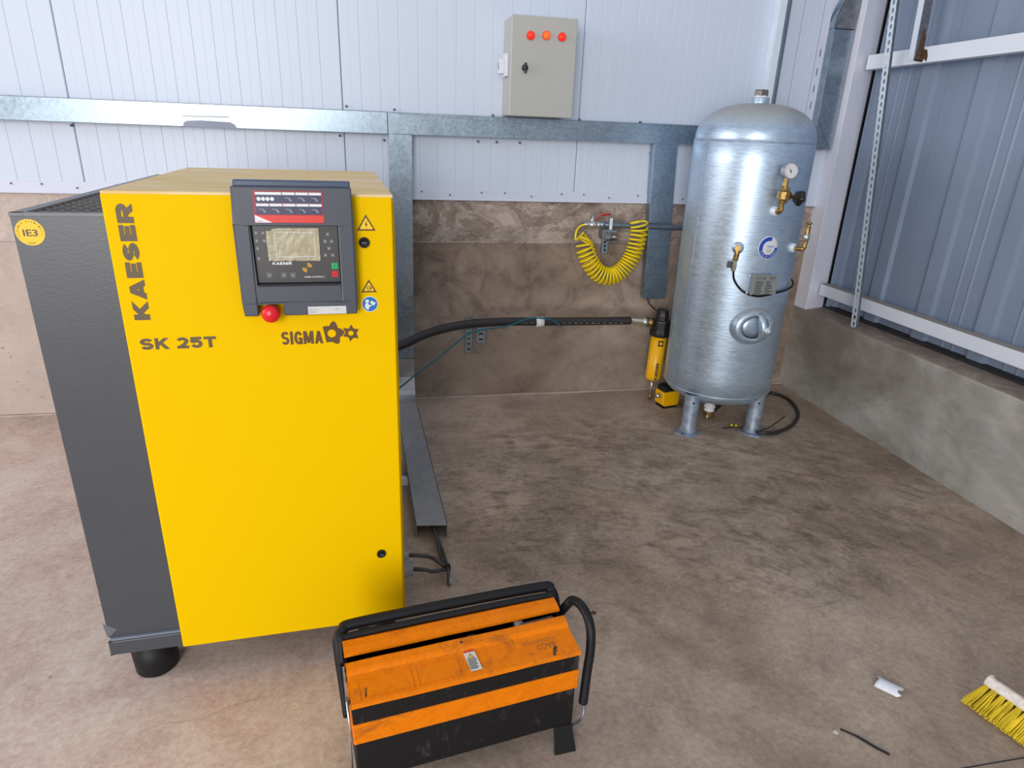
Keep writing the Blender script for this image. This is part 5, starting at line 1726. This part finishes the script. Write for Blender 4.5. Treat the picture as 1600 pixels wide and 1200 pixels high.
crp = smooth_path([bx + Vector((0.015, 0, -0.035)), bx + Vector((0.06, 0.03, -0.02)), bx + Vector((0.11, 0.06, -0.005)), bx + Vector((0.13, 0.10, -0.02)), bx + Vector((0.10, 0.16, -0.055))], 12)
MB().tube(crp, [0.016 if i % 2 else 0.012 for i in range(len(crp))], 10).build('corrugated_hose', 'hose', t)
# black hose loop behind the right leg
lp = [oZ(u, v, z_) for u, v, z_ in ((1188, 615, 0.03), (1206, 614, 0.012), (1232, 624, 0.012), (1247, 645, 0.012), (1238, 664, 0.012), (1215, 675, 0.013), (1195, 677, 0.02), (1172, 672, 0.016), (1160, 669, 0.013))]
lo = thing('hose_loop', 'loose black hose looped on the floor behind the right tank leg', 'hose', loc=lp[4])
MB().tube(smooth_path(lp, 8), 0.0095, 10).build('rubber_hose', 'hose', lo)
for k, pr_ in enumerate((((1166, 671), (1150, 668), (1130, 669)), ((1185, 674), (1205, 666), (1226, 651)))):
    MB().tube(smooth_path([oZ(u, v, 0.014 + 0.01 * i * (k == 1)) for i, (u, v) in enumerate(pr_)], 5), 0.0028, 6).build('cable_tie_tail', 'black', lo)
for u, v in ((1143, 664), (1150, 665)):
    P_ = oZ(u, v, 0.012)
    MB().lathe([(0, -0.006), (0.006, -0.005), (0.0075, 0.0), (0.006, 0.005), (0, 0.006)], P_, (1, 0.3, 0), 10).build('hose_end_ferrule', 'coil_yellow', lo)

# ================================================================== TOOLBOX
TA = radians(7.8)
TBO = Vector((0.615, -2.342, 0))
TM = Matrix.Translation(TBO) @ Matrix.Rotation(TA, 4, 'Z')
Lb = 0.522
tb = thing('cantilever_toolbox', 'worn orange and black cantilever steel toolbox in front of the compressor', 'toolbox', mat=TM @ Matrix.Translation((Lb / 2, 0.1, 0)))
def T(): return MB(TM)


def sheetprof(pts, x0, x1, th, name, mat, bev=0.0, parent=tb, wob=0.0):
    """bent sheet: open profile in (d, z) given thickness, extruded along x"""
    m_ = T()
    n = len(pts); nx = 14 if wob else 1
    P2 = [Vector((p[0], p[1])) for p in pts]
    nr = []
    for i in range(n):
        t_ = (P2[min(i + 1, n - 1)] - P2[max(i - 1, 0)]).normalized()
        nr.append(Vector((-t_.y, t_.x)))
    loop = [(p.x, p.y) for p in P2] + [((P2[i] - nr[i] * th).x, (P2[i] - nr[i] * th).y) for i in range(n - 1, -1, -1)]
    K = len(loop)
    vs = []
    for ix in range(nx + 1):
        x = x0 + (x1 - x0) * ix / nx
        for (d_, z_) in loop:
            w = wob * noise.noise(Vector((x * 9, d_ * 12, z_ * 12)))
            vs.append((x, d_ + w * 0.4, z_ + w))
    fs = [(ix * K + k, ix * K + (k + 1) % K, (ix + 1) * K + (k + 1) % K, (ix + 1) * K + k) for ix in range(nx) for k in range(K)]
    m_.add(vs, fs)
    for e in (0, nx):
        m_.add([vs[e * K + k] for k in range(K)], [tuple(range(K))])
    return m_.build(name, mat, parent, bev=bev)


# bottom tray (big black), open box with front and back walls
bt = T()
bt.prism([(0.004, 0.055), (0.200, 0.055), (0.200, 0.172), (0.004, 0.172)], 0, 0.004, Lb - 0.004)
bt.build('lower_tray', 'black_tin', tb, bev=0.005)
# orange trays (front and back)
T().prism([(0.0, 0.1725), (0.098, 0.1725), (0.098, 0.2270), (0.0, 0.2270)], 0, 0.0, Lb).build('middle_tray', 'orange', tb, bev=0.003)
T().prism([(0.106, 0.1725), (0.204, 0.1725), (0.204, 0.2270), (0.106, 0.2270)], 0, 0.0, Lb).build('middle_tray', 'orange', tb, bev=0.003)
# black top trays
T().prism([(0.003, 0.2275), (0.096, 0.2275), (0.096, 0.2560), (0.090, 0.2560), (0.088, 0.234), (0.010, 0.234), (0.008, 0.2765), (0.003, 0.2765)], 0, 0.002, Lb - 0.002).build('upper_tray', 'black_tin', tb)
T().prism([(0.108, 0.2275), (0.201, 0.2275), (0.201, 0.2765), (0.196, 0.2765), (0.196, 0.234), (0.116, 0.234), (0.114, 0.256), (0.108, 0.256)], 0, 0.002, Lb - 0.002).build('upper_tray', 'black_tin', tb)
T().box((0.003, 0.01, 0.228), (0.005, 0.20, 0.279)).build('end_plate', 'black_tin', tb)
T().box((Lb - 0.005, 0.01, 0.228), (Lb - 0.003, 0.20, 0.279)).build('end_plate', 'black_tin', tb)
# lids
lidF = sheetprof([(-0.001, 0.2745), (-0.001, 0.2800), (0.004, 0.2825), (0.066, 0.2890), (0.074, 0.2905), (0.079, 0.2960), (0.084, 0.2990), (0.100, 0.3015), (0.104, 0.3010)], 0.0, Lb, 0.0016, 'front_lid', 'orange', wob=0.0015)
lidB = sheetprof([(0.129, 0.2930), (0.131, 0.3000), (0.141, 0.3020), (0.150, 0.3040), (0.168, 0.3050), (0.176, 0.300), (0.204, 0.2870), (0.205, 0.2745)], 0.0, Lb, 0.0016, 'back_lid', 'orange', wob=0.0012)
# raised embossed frames on the front lid
LS = math.atan2(0.0065, 0.062)
LM = TM @ Matrix.Translation((0, 0.004, 0.2828)) @ Matrix.Rotation(LS, 4, 'X')
for x0, x1 in ((0.02, 0.135), (0.145, 0.24)):
    m_ = MB(LM)
    for a, b in (((x0, 0.006), (x1, 0.0075)), ((x0, 0.054), (x1, 0.0555)), ((x0, 0.006), (x0 + 0.0015, 0.0555)), ((x1 - 0.0015, 0.006), (x1, 0.0555))):
        m_.box((a[0], a[1], -0.001), (b[0], b[1], 0.0006))
    m_.build('embossed_frame', 'orange', lidF)
def lmat(x, y, r=0.0): return LM @ Matrix.Translation((x, y, 0.0004)) @ Matrix.Rotation(r, 4, 'Z')
text('PROFESSIONAL', 'embossed_lettering', flat('smeared_orange', (0.52, 0.20, 0.04), 0.5), 0.085, 0.009, lmat(0.435, 0.050, pi), lidF, bold=0.0, th=0.0005)
text('BACO', 'embossed_lettering', flat('smeared_brown', (0.36, 0.14, 0.04), 0.5), 0.046, 0.016, lmat(0.448, 0.033, pi), lidF, bold=0.0, th=0.0005)
for pl_pts in ([(0.455, 0.004), (0.461, 0.020), (0.467, 0.028), (0.472, 0.024), (0.466, 0.012), (0.460, 0.002)], [(0.03, 0.012), (0.034, 0.034), (0.036, 0.034), (0.034, 0.012)]):
    MB(LM).prism(pl_pts, 2, 0.0002, 0.0008).build('scratch', 'rust', lidF)
# hole in lip
P_ = onp(720.5, 1003.5, TM @ Vector((0, 0.09, 0.300)), (0, 0, 1)); P_ = TM.inverted() @ P_
T().lathe([(0, 0.0007), (0.0032, 0.0007), (0.0034, 0)], (P_.x, P_.y, 0.3003), (0, 0, 1), 12).build('rivet_hole', 'gap', lidF)
# warning label
wl = MB(LM).hexa([Vector(p) for p in ((0.262, 0.012, 0.0004), (0.288, 0.012, 0.0004), (0.283, 0.068, 0.0004), (0.257, 0.068, 0.0004), (0.262, 0.012, 0.0010), (0.288, 0.012, 0.0010), (0.283, 0.068, 0.0010), (0.257, 0.068, 0.0010))]).build('warning_label', 'paper', lidF)
MB(LM).box((0.2575, 0.063, 0.001), (0.2825, 0.068, 0.0014)).build('red_bar', 'red_foil', wl)
MB(LM).prism(tri(0.2712, 0.0515, 0.014), 2, 0.001, 0.0014).build('warning_triangle', 'ink', wl)
MB(LM).prism(tri(0.2712, 0.0515, 0.0105), 2, 0.0014, 0.0017).build('warning_triangle_face', 'warn_yellow', wl)
MB(LM).box((0.2707, 0.0505, 0.0017), (0.2717, 0.0555, 0.002)).build('exclamation_mark', 'ink', wl)
lm_ = MB(LM)
for k in range(8):
    y_ = 0.0435 - k * 0.0038
    lm_.box((0.2615 + k * 0.0001, y_, 0.001), (0.2805 + random.uniform(-0.002, 0.002), y_ + 0.0018, 0.0013))
lm_.build('printed_rows', 'ink', wl)
# tools glimpsed between the lids
for k, (x0, x1, y_, z_, r_) in enumerate(((0.02, 0.14, 0.114, 0.279, 0.007), (0.10, 0.30, 0.119, 0.275, 0.006), (0.28, 0.42, 0.115, 0.281, 0.008), (0.40, 0.50, 0.118, 0.285, 0.010), (0.18, 0.36, 0.109, 0.267, 0.008))):
    T().tube([(x0, y_, z_), (x0 + 0.02, y_, z_), (x0 + 0.022, y_, z_), (x1, y_ + 0.003, z_)], [r_ * 1.3, r_ * 1.3, r_ * 0.6, r_ * 0.6], 10).build('tool_handle', 'tool_steel' if k % 2 else 'black_gloss', tb)
T().box((0.41, 0.108, 0.272), (0.485, 0.122, 0.288)).build('steel_tool', 'chrome', tb, bev=0.002)
# feet: flared trapezoid plates at both ends
for x0 in (0.010, Lb - 0.052):
    T().hexa([(x0 - 0.006, -0.024, 0.0), (x0 + 0.048, -0.028, 0.0), (x0 + 0.048, -0.022, 0.0), (x0 - 0.006, -0.018, 0.0), (x0, 0.004, 0.058), (x0 + 0.046, 0.002, 0.058), (x0 + 0.046, 0.01, 0.058), (x0, 0.01, 0.058)]).build('foot', 'black_tin', tb, bev=0.001)
    T().hexa([(x0 - 0.006, 0.220, 0.0), (x0 + 0.048, 0.220, 0.0), (x0 + 0.048, 0.226, 0.0), (x0 - 0.006, 0.226, 0.0), (x0, 0.192, 0.058), (x0 + 0.046, 0.192, 0.058), (x0 + 0.046, 0.2, 0.058), (x0, 0.2, 0.058)]).build('foot', 'black_tin', tb, bev=0.001)
# rear carrying handle: flat-ish black tube along the back top, dropping at both ends
hb = [(-0.006, 0.12, 0.13), (-0.008, 0.150, 0.20), (-0.010, 0.175, 0.265), (-0.008, 0.192, 0.292), (0.006, 0.208, 0.304), (0.035, 0.216, 0.308)]
hb2 = [(Lb - 0.02 , 0.212, 0.308), (Lb + 0.004, 0.205, 0.302), (Lb + 0.010, 0.185, 0.285), (Lb + 0.008, 0.165, 0.245), (Lb + 0.006, 0.15, 0.20)]
T().tube(smooth_path(hb + [(Lb * .5, 0.217, 0.308)] + hb2, 6), [0.0065 + 0.0065 * min(1, i / 20) for i in range(6 * (len(hb) + len(hb2)) + 1)], 12).build('rear_handle', 'black', tb)
# inner black lid rod along back lid edge
T().tube(smooth_path([(-0.004, 0.15, 0.26), (0.0, 0.178, 0.298), (0.02, 0.184, 0.302), (Lb * .5, 0.186, 0.303), (Lb - 0.02, 0.182, 0.303), (Lb + 0.002, 0.172, 0.295), (Lb + 0.004, 0.15, 0.25)], 5), 0.0085, 8).build('handle_rail', 'black', tb)
# side handle loop folded outwards on the right end
def side(u, v, uu):
    n_ = (TM.to_3x3() @ Vector((1, 0, 0)))
    P = onp(u, v, TM @ Vector((uu, 0, 0)), n_)
    return TM.inverted() @ P
fh = [(Lb + 0.006, 0.16, 0.245)] + [side(u, v, uu) for u, v, uu in ((886, 945, Lb + 0.030), (894, 938, Lb + 0.040), (906, 944, Lb + 0.046), (917, 961, Lb + 0.048), (923, 985, Lb + 0.048), (922.5, 1015, Lb + 0.044), (918, 1045, Lb + 0.036), (914, 1075, Lb + 0.028), (911, 1098, Lb + 0.022))]
T().tube(smooth_path(fh, 6), 0.0115, 12).build('front_handle', 'black', tb)
wr = [side(u, v, uu) for u, v, uu in ((911, 1098, Lb + 0.022), (912, 1112, Lb + 0.018), (906, 1126, Lb + 0.010), (893, 1133, Lb + 0.004))]
T().tube(smooth_path([tuple(p) for p in wr], 5), 0.0035, 8).build('handle_wire', 'tool_steel', tb)
# link arms at the ends
for xs in (-0.003, Lb + 0.002):
    for (p, q) in (((0.03, 0.10), (0.09, 0.20)), ((0.09, 0.20), (0.05, 0.25)), ((0.17, 0.10), (0.11, 0.20)), ((0.11, 0.20), (0.15, 0.25))):
        dv = Vector((q[0] - p[0], q[1] - p[1])).normalized(); nv = Vector((-dv.y, dv.x)) * 0.006
        T().prism([(p[0] - nv.x, p[1] - nv.y), (q[0] - nv.x, q[1] - nv.y), (q[0] + nv.x, q[1] + nv.y), (p[0] + nv.x, p[1] + nv.y)], 0, xs - 0.002, xs + 0.002).build('link_arm', 'tool_steel', tb)
# left steel edge strips catching light
T().tube([(-0.006, 0.004, 0.07), (-0.007, 0.006, 0.16), (-0.005, 0.01, 0.22), (-0.006, 0.03, 0.27)], 0.003, 6).build('end_wire', 'chrome', tb)

# ================================================================== BROOM
P0 = oZ(1537, 1070, 0.050); P1 = oZ(1600, 1113, 0.050)
bdir = (P1 - P0); bdir.z = 0; bdir.normalize()
bperp = Vector((bdir.y, -bdir.x, 0))
if bperp.x > 0: bperp = -bperp        # bristles point towards camera-left
tilt = radians(-42)
# frame: x along block, y towards bristle tips (down and left), z normal
yv = (bperp * cos(tilt) + Vector((0, 0, sin(tilt)))).normalized()
zv = bdir.cross(yv).normalized()
if zv.z < 0: zv = -zv
BM = Matrix((bdir, yv, zv)).transposed().to_4x4(); BM.translation = P0
br = thing('broom', 'broom head with yellow bristles and pale wooden block at the right edge', 'broom', mat=Matrix.Translation(Vector((P0.x, P0.y, 0))))
BL = 0.30
blk = MB(BM)
pr2 = [(-0.026, -0.018), (-0.004, -0.021), (0.0, -0.017), (0.0, 0.013), (-0.004, 0.017), (-0.022, 0.021), (-0.034, 0.012), (-0.036, -0.006)]
blk.prism([(0.004, 0)] if False else pr2, 0, 0.0, BL)
blk.build('broom_block', 'wood', br, bev=0.004)
MB(BM).prism([(-0.030, 0.018), (-0.037, 0.010), (-0.039, -0.006), (-0.0385, -0.006), (-0.036, 0.011), (-0.029, 0.0195)], 0, 0.012, BL - 0.004).build('worn_top_edge', 'wood_brown', br)
MB(BM).cyl((BL * 0.5, -0.03, 0.0), (BL * 0.5 + 0.05, -0.55, 0.42), 0.012, 14).build('broom_stick', 'wood', br)
rnd = random.Random(3)
nt_x = 15; nt_z = 3
for i in range(nt_x):
    for j in range(nt_z):
        cx = 0.010 + i * (BL - 0.02) / (nt_x - 1); cz = -0.012 + j * 0.011
        tf = MB(BM)
        for k in range(34):
            ax_ = rnd.uniform(-1, 1); az_ = rnd.uniform(-1, 1)
            x0 = cx + ax_ * 0.0060; z0 = cz + az_ * 0.0022
            ln_ = 0.072 + rnd.uniform(-0.007, 0.004)
            sp = 0.0115
            x1 = cx + ax_ * sp + (-0.012 if i == 0 else -0.003) + rnd.uniform(-0.002, 0.002); z1 = cz + az_ * 0.007 + (j - 1) * 0.005
            w_ = 0.0009
            xm = (x0 + x1) / 2 + ax_ * 0.0015; zm_ = (z0 + z1) / 2
            tf.add([(x0 - w_, -0.001, z0), (x0 + w_, -0.001, z0), (xm + w_, ln_ * .55, zm_), (xm - w_, ln_ * .55, zm_), (x1 + w_, ln_, z1), (x1 - w_, ln_, z1),
                    (x0, -0.001, z0 + w_ * 1.6), (xm, ln_ * .55, zm_ + w_ * 1.6), (x1, ln_, z1 + w_ * 1.6)],
                   [(0, 1, 2, 3), (3, 2, 4, 5), (1, 6, 7, 2), (2, 7, 8, 4), (6, 0, 3, 7), (7, 3, 5, 8)])
        tf.build('bristle_tuft', 'bristle', br)

# ================================================================== LITTER ON THE FLOOR
# white curved plastic offcut
Pc = oZ(1388, 1076, 0)
cm_ = Matrix.Translation(Pc) @ Matrix.Rotation(radians(-50), 4, 'Z')
vs = []; NN = 12; KK = 10
for i in range(NN + 1):
    x = -0.027 + 0.054 * i / NN
    for h_ in (0, 0.0022):
        for k in range(KK + 1):
            a = radians(8 + 164 * k / KK)
            rr = 0.021 - h_
            xx = x + (0.008 * sin(k * 1.7) if i == NN else 0) - (0.007 * abs(cos(a)) if i == 0 else 0)
            vs.append(cm_ @ Vector((xx, rr * cos(a) * 1.05, rr * sin(a) * 0.85 * (1 - 0.1 * i / NN))))
row = 2 * (KK + 1)
fs = []
for i in range(NN):
    for k in range(KK):
        a = i * row + k; b = a + row
        fs.append((a, a + 1, b + 1, b))
        a += KK + 1; b += KK + 1
        fs.append((a, b, b + 1, a + 1))
    for k in (0, KK):
        fs.append((i * row + k, (i + 1) * row + k, (i + 1) * row + KK + 1 + k, i * row + KK + 1 + k))
for i in (0, NN):
    for k in range(KK):
        fs.append((i * row + k, i * row + k + 1, i * row + KK + 2 + k, i * row + KK + 1 + k))
o = MB().add(vs, fs, True).build('plastic_offcut', 'pvc_white')
tag(o, 'curved white plastic offcut with a ragged end lying on the floor', 'offcut')
a = oZ(1313, 1139, 0.003); b = oZ(1390, 1179, 0.003)
o = MB().tube(smooth_path([a, a.lerp(b, .35) + Vector((0.002, 0.002, 0.001)), a.lerp(b, .7), b], 4), [0.0022] * 4 + [0.0028] * 9, 8).build('cable_tie', 'black')
tag(o, 'straight black offcut strip lying on the floor near the broom', 'offcut')
Pm = oZ(1306, 1144, 0)
mm = MB(Matrix.Translation(Pm))
rr = random.Random(5)
vs = [(rr.uniform(-1, 1) * 0.0 + 0.010 * cos(a) * rr.uniform(.6, 1.1), 0.008 * sin(a) * rr.uniform(.6, 1.1), 0.0) for a in [k * pi / 4 for k in range(8)]]
vs2 = [(x * .6, y * .6, 0.004) for x, y, z in vs]
mm.add(vs + vs2, [tuple(range(7, -1, -1)), tuple(range(8, 16))] + [(k, (k + 1) % 8, 8 + (k + 1) % 8, 8 + k) for k in range(8)])
o = mm.build('mortar_crumb', 'stone')
tag(o, 'small pale crumb on the floor beside the black strip', 'crumb')
P_ = oZ(927.5, 957.5, 0)
o = MB().lathe([(0.0, 0.0025), (0.004, 0.0025), (0.0075, 0.001), (0.0085, 0.0)], P_, (0, 0, 1), 12).build('screw_head', 'rust')
tag(o, 'tiny dark washer on the bare floor behind the toolbox handle', 'washer')
